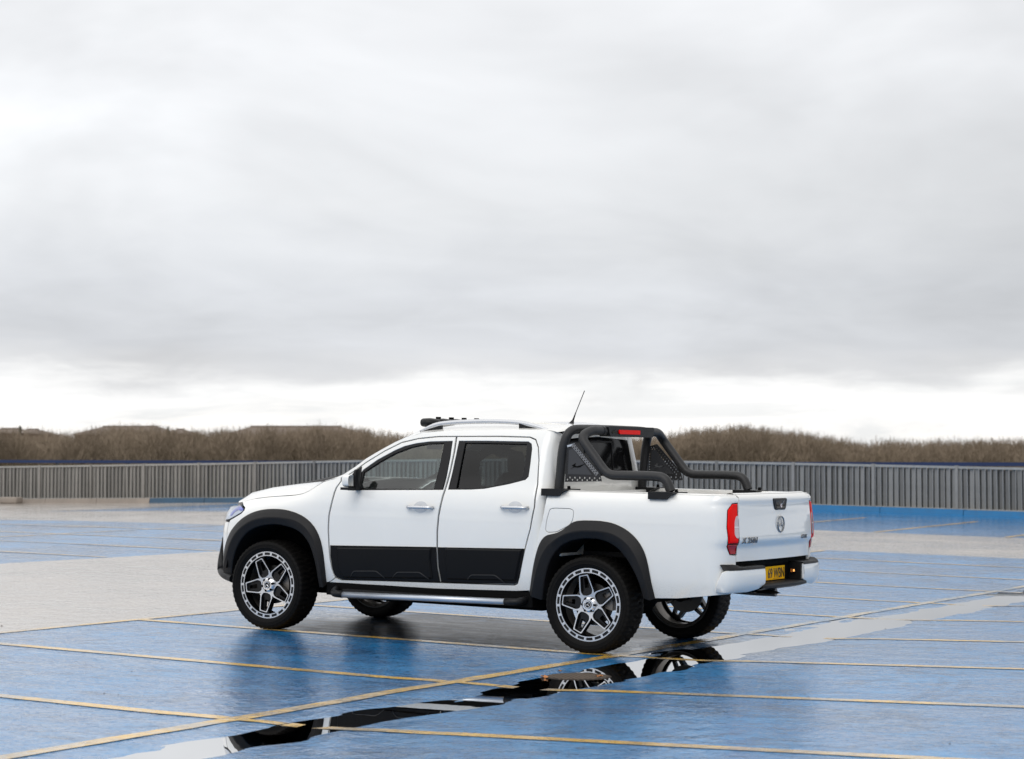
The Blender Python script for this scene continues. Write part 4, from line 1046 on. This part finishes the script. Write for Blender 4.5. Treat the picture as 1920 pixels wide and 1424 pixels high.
ss_=sorted(set([round(x,3) for x in list(np.arange(-9,14,.07))]+list(np.arange(-70,33,2.))+[11.,32.6]))
V=[(-u,s,zg(u,s)+ripple(u,s)) for s in ss_ for u in us_]; nu=len(us_)
F=[(j*nu+i,j*nu+i+1,(j+1)*nu+i+1,(j+1)*nu+i) for j in range(len(ss_)-1) for i in range(nu-1)]
F=[f[::-1] for f in F]
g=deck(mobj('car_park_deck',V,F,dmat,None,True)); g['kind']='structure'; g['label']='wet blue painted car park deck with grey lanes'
# standing water in the gutter
def water_material():
    m,out=newmat('puddle_water'); v=OBJ()
    t=nt.nodes.new('ShaderNodeBsdfTransparent'); nt.links.new(MIX(NOISE(v,2,2),(.55,.60,.64),(.62,.66,.70)),t.inputs[0])
    g_=nt.nodes.new('ShaderNodeBsdfGlossy'); g_.inputs[1].default_value=.0
    nt.links.new(BUMP(NOISE(v,5,2),.012,.01),g_.inputs['Normal'])
    f=nt.nodes.new('ShaderNodeFresnel'); f.inputs[0].default_value=1.36
    x=nt.nodes.new('ShaderNodeMixShader'); nt.links.new(M('MULTIPLY',f.outputs[0],1.25,clamp=True),x.inputs[0]); nt.links.new(t.outputs[0],x.inputs[1]); nt.links.new(g_.outputs[0],x.inputs[2]); nt.links.new(x.outputs[0],out.inputs[0]); return m
WATER=.0069
V=[];F=[]
for k,(s0,s1,ua,ub) in enumerate([(-9,13.0,-.95,.50)]):
    n=60
    for i in range(n+1):
        s=s0+(s1-s0)*i/n; V+=[(-ua,s,WATER),(-ub,s,WATER)]
    F+=[(2*i,2*i+1,2*i+3,2*i+2) for i in range(n)]
w_=deck(mobj('gutter_puddle',V,F,water_material(),None)); w_['kind']='structure'; w_['label']='long still puddle standing in the gutter'
# ------------------------------------------------------------------ painted bay lines
def line_material(name='yellow_line_paint',worn=.5):
    m,out=newmat(name); v=OBJ(); n=NOISE(v,30,5,.7); n2_=NOISE(v,5,4,.6)
    c=MIX(n2_,(.70,.40,.05),(.85,.55,.12)) if worn<.9 else MIX(n2_,(.46,.36,.20),(.58,.46,.28)); c=MIX(M('MULTIPLY',RAMP(n,[(.54,0),(.70,1)]),.65),c,(.10,.13,.16))
    c=MIX(M('MULTIPLY',RAMP(NOISE(v,1.6,6,.7),[(.44,0),(.58,1)]),worn),c,(.07,.20,.36))
    PR(out,Base_Color=c,Roughness=RAMP(NOISE(v,2,4),[(.35,.16),(.65,.36)]),IOR=1.38,Normal=BUMP(n,.35,.004),Specular_IOR_Level=.15,Coat_Weight=RAMP(NOISE(v,26,3,.65),[(.40,.35),(.56,.9)]),Coat_Roughness=.10,Coat_IOR=1.58,Coat_Normal=BUMP(M('ADD',M('MULTIPLY',NOISE(v,16,3,.6),1.3),M('MULTIPLY',NOISE(v,5,2,.5),1.6)),.7,.006)); return m
ymat=line_material(); ymat2=line_material('worn_sheen_paint',.95); ymat3=line_material('bright_line_paint',.1)  # paler second paint: wear, plus the wet film's sheen put into its colour
lines=thing('bay_markings','thin yellow bay lines painted across the blue deck','painted lines'); deck(lines); lines['kind']='structure'
if 'category' in lines: del lines['category']
def stripe(u0,s0,u1,s1,w_=.12,m_=None):
    L_=math.hypot(u1-u0,s1-s0); n=max(2,int(L_/.16)); du,ds_=(u1-u0)/L_,(s1-s0)/L_; V=[];F=[]
    nx_,ny_=-ds_,du
    for i in range(n+1):
        t=L_*i/n; u,s=u0+du*t,s0+ds_*t; ww=w_*(1+.10*(vnoise(u*4,s*4,5)-.5))
        for k in (-.5,-.17,.17,.5):
            a,b=u+nx_*k*ww,s+ny_*k*ww; V.append((-a,b,zg(a,b)+ripple(a,b)+.0042))
    for i in range(n):
        for k in range(3): F.append((4*i+k,4*i+k+1,4*i+5+k,4*i+4+k))
    o=mobj('bay_line',V,F,m_ or ymat,lines,True); return o
SP=2.395
for i in range(-5,7):
    s=i*SP
    if i<=0: stripe(.42,s,5.17,s)
    else: stripe(.42,s,5.17,s,.11)
    stripe(-.02,s-.02*0,-5.4,s,.12)
    # continuation of the lines through the gutter
    stripe(.30,s,.0,s,.10)
stripe(.35,-12.2,.35,2.2,.12); stripe(.35,2.2,.35,16.3,.11,ymat2)
stripe(5.20,-12.2,5.20,16.3,.09); stripe(-5.45,-12.2,-5.45,16.3,.09)
for i in range(-2,7):
    stripe(11.95,i*SP,17.2,i*SP,.11); stripe(17.3,i*SP,22.5,i*SP,.11)
stripe(17.25,-6,17.25,16.4,.09)
for i in range(-8,10): stripe(-5.7+i*2.51+10.0-.08,22.6,-5.7+i*2.51+10.0-.08,28.7,.13,ymat3)
# ------------------------------------------------------------------ manhole cover in the gutter
mh=thing('manhole_cover','round rusty brown chequered manhole cover lying in the gutter puddle','manhole cover'); mc_=(.15,-1.55)
mh.location=(P0[0]+math.cos(BETA)*mc_[0]+math.sin(BETA)*mc_[1],P0[1]-math.sin(BETA)*mc_[0]+math.cos(BETA)*mc_[1],.0); mh.rotation_euler=(0,0,-BETA)
cast=mat('cast_iron_cover',(.035,.027,.022),.85,var=.5,spec=.15,scale=30,bump=.3,bscale=90)
V=[];F=[]
for k in range(48):
    a=2*PI*k/48; V+=[(.235*math.cos(a),.235*math.sin(a),.0095),(.250*math.cos(a),.250*math.sin(a),.004)]
V.append((0,0,.0098))
F=[(2*k,2*((k+1)%48),96) for k in range(48)]+[(2*k+1,2*((k+1)%48)+1,2*((k+1)%48),2*k) for k in range(48)]
mobj('cover_plate',V,F,cast,mh)
V=[];F=[]
for i in range(-9,10):
    for j in range(-9,10):
        x,y=i*.026,j*.026
        if math.hypot(x,y)>.212: continue
        a,b=(.011,.004) if (i+j)%2 else (.004,.011); q=len(V)
        V+=[(x-a,y,.0098),(x,y-b,.0098),(x+a,y,.0098),(x,y+b,.0098),(x,y,.0150)]; F+=[(q,q+1,q+4),(q+1,q+2,q+4),(q+2,q+3,q+4),(q+3,q,q+4)]
tr=mobj('tread_pattern',V,F,mat('worn_cover_steel',(.13,.105,.085),.75,var=.4,spec=.2),mh); tr['kind']='stuff'
def world_pt(u,s,z): return (P0[0]-math.cos(BETA)*u+math.sin(BETA)*s,P0[1]+math.sin(BETA)*u+math.cos(BETA)*s,z)
# ------------------------------------------------------------------ leaves, grit
leafm=mat('wet_orange_leaf',(.42,.15,.025),.35,var=.4,scale=60)
def leaf(u,s,r,rot_,lab):
    V=[(0,0,.004)];n=9
    for k in range(n):
        a=2*PI*k/n; rr_=r*(1 if k%2 else .55)*(1+.2*math.sin(3*a)); V.append((rr_*math.cos(a),rr_*math.sin(a),.002+.006*((k*7)%3)))
    o=mobj('leaf',V,[(0,1+k,1+(k+1)%n) for k in range(n)],leafm,None); o.location=world_pt(u,s,max(zg(u,s),WATER)+.004); o.rotation_euler=(0,0,rot_)
    tag(o,lab,'leaf','orange leaves in the gutter')
leaf(-.02,-1.78,.036,.3,'orange leaf at the left end of the manhole cover')
leaf(.03,-1.72,.022,1.3,'small orange leaf just above the left edge of the manhole cover')
leaf(-.31,-1.52,.030,2.0,'orange leaf on the right front edge of the manhole cover')
leaf(.10,-1.35,.018,2.6,'tiny orange leaf behind the manhole cover')
V=[];F=[]
random.seed(11)
for k in range(300):
    u=random.uniform(-7,6); s=random.uniform(-8,12); r=random.choice([.003,.004,.004,.005,.007]); q=len(V)
    if k>290: r*=1.8
    z=zg(u,s)+.001
    for j in range(5):
        a=2*PI*j/5+k; V.append((-u+r*math.cos(a)*random.uniform(.7,1.3),s+r*math.sin(a),z))
    V.append((-u,s,z+r*.6)); F+=[(q+j,q+(j+1)%5,q+5) for j in range(5)]
gr_=deck(mobj('grit',V,F,mat('dark_grit',(.10,.09,.08),.6,var=.6,scale=3),None)); gr_['kind']='stuff'; gr_['label']='grit and leaf crumbs scattered over the wet deck'
# curved tyre scuff
m,out=newmat('tyre_scuff'); v=OBJ(); t=nt.nodes.new('ShaderNodeBsdfTransparent'); p=nt.nodes.new('ShaderNodeBsdfPrincipled'); p.inputs['Base Color'].default_value=(.20,.16,.13,1); p.inputs['Roughness'].default_value=.35
x_=nt.nodes.new('ShaderNodeMixShader'); nt.links.new(M('MULTIPLY',RAMP(NOISE(v,18,5,.7),[(.40,0),(.66,1)]),.22),x_.inputs[0]); nt.links.new(t.outputs[0],x_.inputs[1]); nt.links.new(p.outputs[0],x_.inputs[2]); nt.links.new(x_.outputs[0],out.inputs[0])
for off_ in (0,.14):
    pts=catmull([(-2.05-off_,-.30),(-2.33-off_,-.55),(-2.62-off_,-.95),(-2.76-off_,-1.5),(-2.84-off_*.8,-2.1),(-2.80-off_*.6,-2.7)],8); V=[];F=[]
    for (u,s) in pts: V+=[(-u-.045,s,zg(u,s)+.0045),(-u+.045,s,zg(u,s)+.0045)]
    F=[(2*i,2*i+1,2*i+3,2*i+2) for i in range(len(pts)-1)]
    o=deck(mobj('tyre_mark',V,F,m,None)); o['kind']='structure'
# ================================================================== parapet fence
galv=mat('galvanised_steel',(.27,.258,.24),.6,metal=.05,spec=.3,indiv=.45,var=.30,scale=3,bump=.2,bscale=40)
galv2=mat('galvanised_rib',(.30,.295,.28),.5,metal=.1,var=.35,scale=4)
conc=mat('parapet_concrete',(.17,.165,.155),.8,var=.3,scale=2,bump=.4,bscale=30)
kerbd=mat('dusty_blue_kerb',(.03,.075,.13),.7,var=.4,scale=3)
kerbb=mat('blue_kerb_paint',(.003,.13,.30),.6,var=.35,scale=3,bump=.2,bscale=60)
concp=mat('weathered_concrete_kerb',(.25,.215,.185),.8,var=.4,scale=1.5,bump=.4,bscale=20)
backm=mat('dark_backing_sheet',(.13,.127,.12),.7,var=.3,scale=2)
bluer=mat('blue_rail_paint',(.006,.024,.095),.4,var=.3,scale=.6)
fz=lambda u: zg(u,32.0)
SF=32.0
fence=thing('metal_parapet_fence','long grey galvanised slatted parapet fence along the far edge of the deck','fence'); deck(fence)
slat=None
V=[];F=[]; bx(V,F,-.045,.045,-.006,.006,0,.86); bx(V,F,.034,.048,-.040,-.006,0,.86)
sme=bpy.data.meshes.new('slat'); sme.from_pydata(V,[],F); sme.update(); sme.materials.append(galv)
V=[];F=[]; bx(V,F,-.056,.036,-.006,.006,0,.95); bx(V,F,.036,.050,-.045,.006,0,.95)
sme2=bpy.data.meshes.new('slat'); sme2.from_pydata(V,[],F); sme2.update(); sme2.materials.append(galv); sme2.materials.append(galv2)
for i,pg in enumerate(sme2.polygons): pg.material_index=1 if i>=6 else 0
PITCH=.1395
random.seed(5)
u0=4.0; nS=262
for i in range(nS):
    u=u0+i*PITCH; o=bpy.data.objects.new('slat',sme2); COL.objects.link(o); o.parent=fence
    o.location=(-u,SF,fz(u)+.115+random.uniform(-.004,.004)); o.rotation_euler=(random.uniform(-.012,.012),random.uniform(-.01,.01),random.uniform(-.16,.16)); 
V=[];F=[]
for i in list(range(-90,0))+list(range(nS,nS+90)):
    u=u0+i*PITCH; z=fz(u)+.115; bx(V,F,-u-.045,-u+.030,SF-.006,SF+.006,z,z+.95); bx(V,F,-u+.030,-u+.046,SF-.045,SF+.006,z,z+.95)
o=mobj('slats_beyond',V,F,galv,fence); o.name='slat_run'; o['kind']='stuff'
def rail(name,u0,u1,ya,yb,za,zb,m,p,step=2.5,jit=0):
    V=[];F=[]; n=max(1,int((u1-u0)/step))
    for i in range(n+1):
        u=u0+(u1-u0)*i/n; z=fz(u); V+=[(-u,ya,z+za),(-u,yb,z+za),(-u,yb,z+zb),(-u,ya,z+zb)]
    for i in range(n):
        b=4*i; F+=[(b+k,b+(k+1)%4,b+4+(k+1)%4,b+4+k) for k in range(4)]
    F+=[(0,1,2,3),(4*n+3,4*n+2,4*n+1,4*n)]
    o=mobj(name,V,F,m,p)
    bm=bmesh.new(); bm.from_mesh(o.data); bmesh.ops.recalc_face_normals(bm,faces=bm.faces[:]); bm.to_mesh(o.data); bm.free(); return o
rail('top_rail',-8,50,SF-.05,SF+.05,1.06,1.115,galv2,fence)
rail('bottom_rail',-8,50,SF-.055,SF+.05,.105,.145,galv2,fence)
rail('base_plate',-8,50,SF-.02,SF+.04,-.02,.105,conc,fence)
rail('backing_sheet',-8,50,SF+.10,SF+.12,.05,1.04,backm,fence)
k=0
for i in range(24):
    u=2.2+i*2.02
    V=[];F=[]; bx(V,F,-.035,.035,-.07,.02,-.02,1.13); bx(V,F,-.06,.06,-.075,.03,-.02,.02); o=mobj('post',V,F,galv,fence); o.location=(-u,SF,fz(u)); 
kb=thing('kerb_upstand','low blue painted kerb under the far fence, bare concrete at its left end','kerb'); deck(kb)
random.seed(9)
for i in range(30):
    ua=-8+i*2.0; ub=ua+1.985; h0=.125+random.uniform(-.008,.008); V=[];F=[]
    m_=kerbb if ua<19.0 else (kerbd if ua<31.0 else concp)
    rows=[]
    za,zb=fz(ua),fz(ub); y0=SF-.42
    V=[(-ua,y0,za-.05),(-ub,y0,zb-.05),(-ub,SF+.16,zb-.05),(-ua,SF+.16,za-.05),(-ua,y0+.05,za+h0),(-ub,y0+.05,zb+h0),(-ub,SF+.16,zb+h0),(-ua,SF+.16,za+h0)]
    F=[(0,1,5,4),(1,2,6,5),(2,3,7,6),(3,0,4,7),(4,5,6,7)]
    mobj('kerb_block',V,F,m_,kb)
for i,(u,lab) in enumerate([(38.2,'flat concrete block at the far left foot of the fence'),(37.0,'rounded broken concrete lump beside the flat block at the far left of the fence')]):
    V=[];F=[]; o=box('concrete_lump',-.35,.35,-.16,.16,0,.20,concp,None,.05); deck(o); w0=world_pt(u,SF-.75,fz(u)-.01); o.location=w0; tag(o,lab,'concrete block')
# blue rail of the next parapet beyond
br=thing('blue_parapet_rail','long blue painted rail just beyond and above the grey fence','rail'); deck(br)
V=[];F=[]
for u in (-8,60): z=1.50+.0033*u; V+=[(-u,SF+1.9,z-.04),(-u,SF+2.02,z-.04),(-u,SF+2.02,z+.05),(-u,SF+1.9,z+.05)]
mobj('rail_beam',V,[(0,1,5,4),(1,2,6,5),(2,3,7,6),(3,0,4,7),(0,3,2,1),(4,5,6,7)],bluer,br)
for i in range(20):
    u=3+i*2.9; V=[];F=[]; bx(V,F,-.04,.04,-.04,.04,-.3,1.5+.0033*u-fz(u)); o=mobj('rail_post',V,F,galv,br); o.location=(-u,SF+2.08,fz(u))
rail('deck_edge',-8,60,SF+.3,SF+2.3,-.4,.0,conc,br)
# ================================================================== ground beyond, woodland and houses
tm=mat('rough_grassland',(.045,.055,.022),.9,var=.5,scale=.05)
V=[];F=[]; xs=[-3000,-900,-400,-220,-150,-110,-80,-50,-25,0,25,50,80,110,150,220,400,900,3000]; ys=[-600,20,56,75,100,120,150,180,230,400,900,4500]
def zt(x,y): 
    return -9+6.0*max(0,min(1,(y-85)/70))
for y in ys:
    for x in xs: V.append((x,y,zt(x,y)))
nx=len(xs)
F=[(j*nx+i,j*nx+i+1,(j+1)*nx+i+1,(j+1)*nx+i) for j in range(len(ys)-1) for i in range(nx-1)]
t_=mobj('ground',V,F,tm,None,True); t_['kind']='structure'
FP=3894.4
def wx(px,D): return (px-960)/FP*D
def wz(py,D): return 1.4896+(874.2-py)/FP*D
def topline(px):
    return float(np.interp(px,[-900,-300,0,30,85,130,170,205,300,340,400,440,470,640,690,745,900,1100,1210,1240,1300,1390,1450,1520,1580,1620,1660,1720,1800,1860,1920,2300,2900],
        [806,812,809,808,813,817,810,803,803,810,811,806,806,803,808,818,820,822,824,820,808,801,805,817,827,834,829,832,829,828,827,820,812]))
def twig_material(name,ca,cb):
    m,out=newmat(name); v=OBJ(); oi=nt.nodes.new('ShaderNodeObjectInfo')
    n=NOISE(v,.42,5,.7); n2_=NOISE(v,2.5,3,.6)
    c=MIX(RAMP(n,[(.40,0),(.60,1)]),ca,cb); c=MIX(M('MULTIPLY',n2_,.5),c,tuple(x*1.2 for x in cb))
    PR(out,Base_Color=c,Roughness=.85); return m
tw=twig_material('bare_twigs',(.095,.070,.047),(.25,.195,.140)); tw2=twig_material('bare_twigs_dark',(.095,.072,.050),(.18,.14,.10))
random.seed(21)
def brush(name,x0,x1,D0,D1,n,dark,lab):
    """thicket of bare crowns: each a rounded cloud of fine rising twigs on a few stems"""
    R_=np.random.default_rng(int(D0)*7+n); VV=[];FF=[];base=0
    for k in range(n):
        D=random.uniform(D0,D1); px=random.uniform(x0,x1); X=wx(px,D); R=random.choice((.45,.6,.8,1.0,1.3,1.6))
        top=wz(topline(px)+random.choice((-4.5,-1,2,5,9,14))+random.uniform(-2,2),D); cz=top-R*1.15
        m=int(40+60*R)
        d=R_.normal(size=(m,3)); d/=np.linalg.norm(d,axis=1)[:,None]; rr=R_.random(m)**.5
        p=np.stack([X+d[:,0]*rr*R*.75,D+d[:,1]*rr*R*.75,cz+d[:,2]*rr*R*1.0],1)
        low=R_.random(m)<.25; p[low,2]-=R*R_.uniform(.5,2.2,low.sum())
        dr=d*np.array([.75,.75,.45])+np.array([0,0,.95])+R_.normal(size=(m,3))*.22; dr/=np.linalg.norm(dr,axis=1)[:,None]
        l=(R*R_.uniform(.18,.48,m)+.12)[:,None]; q=p+dr*l; mid=(p+q)/2+R_.normal(size=(m,3))*.03
        w_=R_.uniform(.004,.010,m)[:,None]*(1+.4*R); an=R_.uniform(-.6,.6,m); cx_=np.stack([np.cos(an),np.sin(an),0*an],1)*w_
        # side shoot
        sh=mid+dr*l*.35+np.stack([R_.choice([-1,1],m)*l[:,0]*.28,0*an,0*an],1)
        A=np.stack([p-cx_,p+cx_,mid+cx_*.6,mid-cx_*.6,q,sh],1).reshape(-1,3); VV.append(A)
        i=base+6*np.arange(m); base+=6*m
        for a0 in i.tolist(): FF.append((a0,a0+1,a0+2,a0+3)); FF.append((a0+3,a0+2,a0+4)); FF.append((a0+3,a0+2,a0+5))
    V=np.concatenate(VV)
    o=mobj(name,V.tolist(),FF,dark,None); o['kind']='stuff'; o['label']=lab; return o
brush('woodland',-600,2500,108,121,3900,tw,'brown leafless woodland beyond the fence')
brush('woodland',-500,2500,136,151,2200,tw2,'darker leafless wood at the back')
# wood interior: earthy bank that closes the view between the stems
V=[];F=[]; pxs=list(range(-900,3000,14)); D=152
random.seed(4)
for px in pxs:
    tz=wz(topline(px)+15+4*vnoise(px*.05,1,8)+3*vnoise(px*.3,2,9),D); V+=[(wx(px,D),D-6,-4),(wx(px,D),D-2,tz-1.3),(wx(px,D),D,tz),(wx(px,D),D+8,tz-.4),(wx(px,D),D+14,-4)]
F=[(5*i+k,5*i+5+k,5*i+6+k,5*i+1+k) for i in range(len(pxs)-1) for k in range(4)]
hb=mobj('wooded_bank',V,F,tw2,None,True); hb['kind']='structure'
V=[];F=[]; D=121.5
for px in pxs:
    tz=wz((topline(px)+11 if px<760 else topline(px)+16)+5*vnoise(px*.07,4,8)+3*vnoise(px*.3,5,9),D); V+=[(wx(px,D),D-2,-6),(wx(px,D),D-.6,tz-.6),(wx(px,D),D,tz),(wx(px,D),D+.8,tz-.4),(wx(px,D),D+1.2,-6)]
F=[(5*i+k,5*i+5+k,5*i+6+k,5*i+1+k) for i in range(len(pxs)-1) for k in range(4)]
hb=mobj('undergrowth',V,F,tw,None,True); hb['kind']='structure'
# bare trees that can be told apart, and two conifers
barkm=mat('bark',(.07,.055,.04),.9,var=.3,scale=2)
def bare_tree(px,top,D,wpx,lab,grp=None,seed=0,name='bare_tree'):
    random.seed(seed); X=wx(px,D); zt_=wz(top,D); base=zt(X,D); H=zt_-base
    root=thing(name,lab,'tree',(X,D,base),group=grp)
    V=[];F=[]
    def br_(p,d,l,r,lev):
        q=p+d*l; tube_vf(V if lev<2 else VC,F if lev<2 else FC,[p,(p+q)/2+Vector((random.gauss(0,.03),0,0))*l,q],[r,r*.85,r*.65],3 if lev>1 else 5,False)
        if lev>=4: return
        for k in range([4,4,4,3][lev]):
            a=random.uniform(0,2*PI); t=random.uniform(.45,1.0); nd=(d+Vector((math.cos(a),math.sin(a),random.uniform(-.1,.5)))*random.uniform(.35,.7)).normalized()
            br_(p+d*l*t,nd,l*random.uniform(.5,.72),max(.022,r*.6),lev+1)
    VC=[];FC=[]
    br_(Vector((0,0,0)),Vector((0,0,1)),H*.50,.22,0)
    sc=H/max(v[2] for v in VC); wv=max(abs(v[0]) for v in VC); wid=wpx/FP*D
    for A in (V,VC):
        for i,v in enumerate(A): A[i]=(v[0]*wid/wv if v[2]>H*.2 else v[0],v[1]*wid/wv,v[2]*sc)
    mobj('trunk',V,F,barkm,root); mobj('crown',VC,FC,tw2,root); return root
bare_tree(104,796,118,11,'dark bare tree standing above the wood between the two leftmost roofs','trees on the left skyline',1)
bare_tree(381,797,118,11,'dark bare tree above the wood between the middle roof and the long roof','trees on the left skyline',2)
g_='bare trees on the right skyline'
for k,(px,t,w_) in enumerate([(1676,820,9),(1700,817,10),(1724,821,8),(1752,818,10),(1783,815,9),(1812,818,9),(1841,820,8),(1868,816,9),(1893,818,8),(1560,817,8),(715,806,12),(738,812,9),(690,800,9)]):
    nth=['leftmost','second from the left','third from the left','fourth from the left','middle one','fourth from the right','third from the right','second from the right','rightmost'][min(k,8)]
    r_=bare_tree(px,t,116+k%3*3,w_,nth+' of nine thin bare trees on the right skyline',g_,30+k)
    if px<1000:
        r_['group']='bare trees behind the windscreen'; r_['label']={715:'middle of the three thin bare trees showing over the wood left of the truck roof',738:'bare tree nearest the truck roof, its crown over the windscreen pillar',690:'bare tree at the right end of the long hipped roof'}[px]
    if px==1560: r_['label']='slender bare tree standing alone in the dip right of the wooded rise'; del r_['group']
def conifer(px,top,D,lab):
    random.seed(int(px)); X=wx(px,D); base=zt(X,D); H=wz(top,D)-base; root=thing('conifer_tree',lab,'tree',(X,D,base),group='conifers between the roofs')
    V=[];F=[]; tube_vf(V,F,[(0,0,0),(0,0,H)],[.15,.02],6); mobj('trunk',V,F,barkm,root); V=[];F=[]
    for k in range(900):
        t=random.random()**.7; z=H-t*4.0; r=.06+.12*t*4.0*random.uniform(.4,1); a=random.uniform(0,2*PI); q=len(V); x,y=r*math.cos(a),r*math.sin(a); s_=.12
        V+=[(x*.4,y*.4,z+.10),(x+s_*.4,y,z-.05),(x,y+s_*.4,z-.12)]; F.append((q,q+1,q+2))
    mobj('crown',V,F,mat('conifer_needles',(.07,.075,.05),.9) if 'conifer_needles' not in bpy.data.materials else bpy.data.materials['conifer_needles'],root)
conifer(37,799,119,'small conifer against the sky between the two leftmost roofs'); conifer(315,800,119,'small conifer against the sky at the right end of the middle roof')
# houses whose tiled roofs show over the wood
brickm=mat('house_brick',(.20,.10,.07),.85,var=.2,scale=3); tilem=mat('brown_roof_tiles',(.15,.112,.085),.8,var=.25,scale=1.5,bump=.4,bscale=6); ucm=mat('window_frame_white',(.7,.7,.68),.4); wg=mat('house_window_glass',(.03,.035,.04),.08)
def house(pl0,pl1,pr1,pr0,ytop,yeave,D,lab):
    """ridge from pl1 to pr1, eaves from pl0 to pr0 (photo columns at this distance)"""
    xa,xb,xc,xd=[wx(p,D) for p in (pl0,pl1,pr1,pr0)]; zr=wz(ytop,D); ze=wz(yeave,D); gz=zt(xb,D); cx_=(xa+xd)/2; dpt=5.5
    root=thing('house',lab,'house',(cx_,D,gz)); xa-=cx_;xb-=cx_;xc-=cx_;xd-=cx_; zr-=gz; ze-=gz
    box('wall',xa+.3,xd-.3,-dpt+.3,dpt-.3,0,ze,brickm,root)
    V=[(xa,-dpt,ze),(xd,-dpt,ze),(xd,dpt,ze),(xa,dpt,ze),(xb,0,zr),(xc,0,zr)]
    rf=mobj('roof',V,[(0,1,5,4),(1,2,5),(2,3,4,5),(3,0,4),(0,3,2,1)],tilem,root)
    box('ridge_tile',xb,xc,-.12,.12,zr-.04,zr+.06,tilem,rf)
    for k in range(3):
        x=xa+(xd-xa)*(k+.7)/3.4; f=box('window',x-.6,x+.6,-dpt+.22,-dpt+.34,1.2,2.6,ucm,root); box('pane',x-.5,x+.5,-dpt+.20,-dpt+.24,1.3,2.5,wg,f)
    return root
house(-30,2,40,62,804.5,815,130,'brown tiled house roof at the left edge, poking over the wood')
house(44,50,72,86,806,815,131,'small brown roof just right of the leftmost conifer')
house(165,193,297,330,800.5,818,130,'brown hipped roof with a flat ridge, between the two conifers')
house(322,332,346,366,806,816,131,'small brown roof directly right of the second conifer')
house(415,470,640,718,800.5,826,130,'longest brown hipped roof, over the wood left of the truck cab')
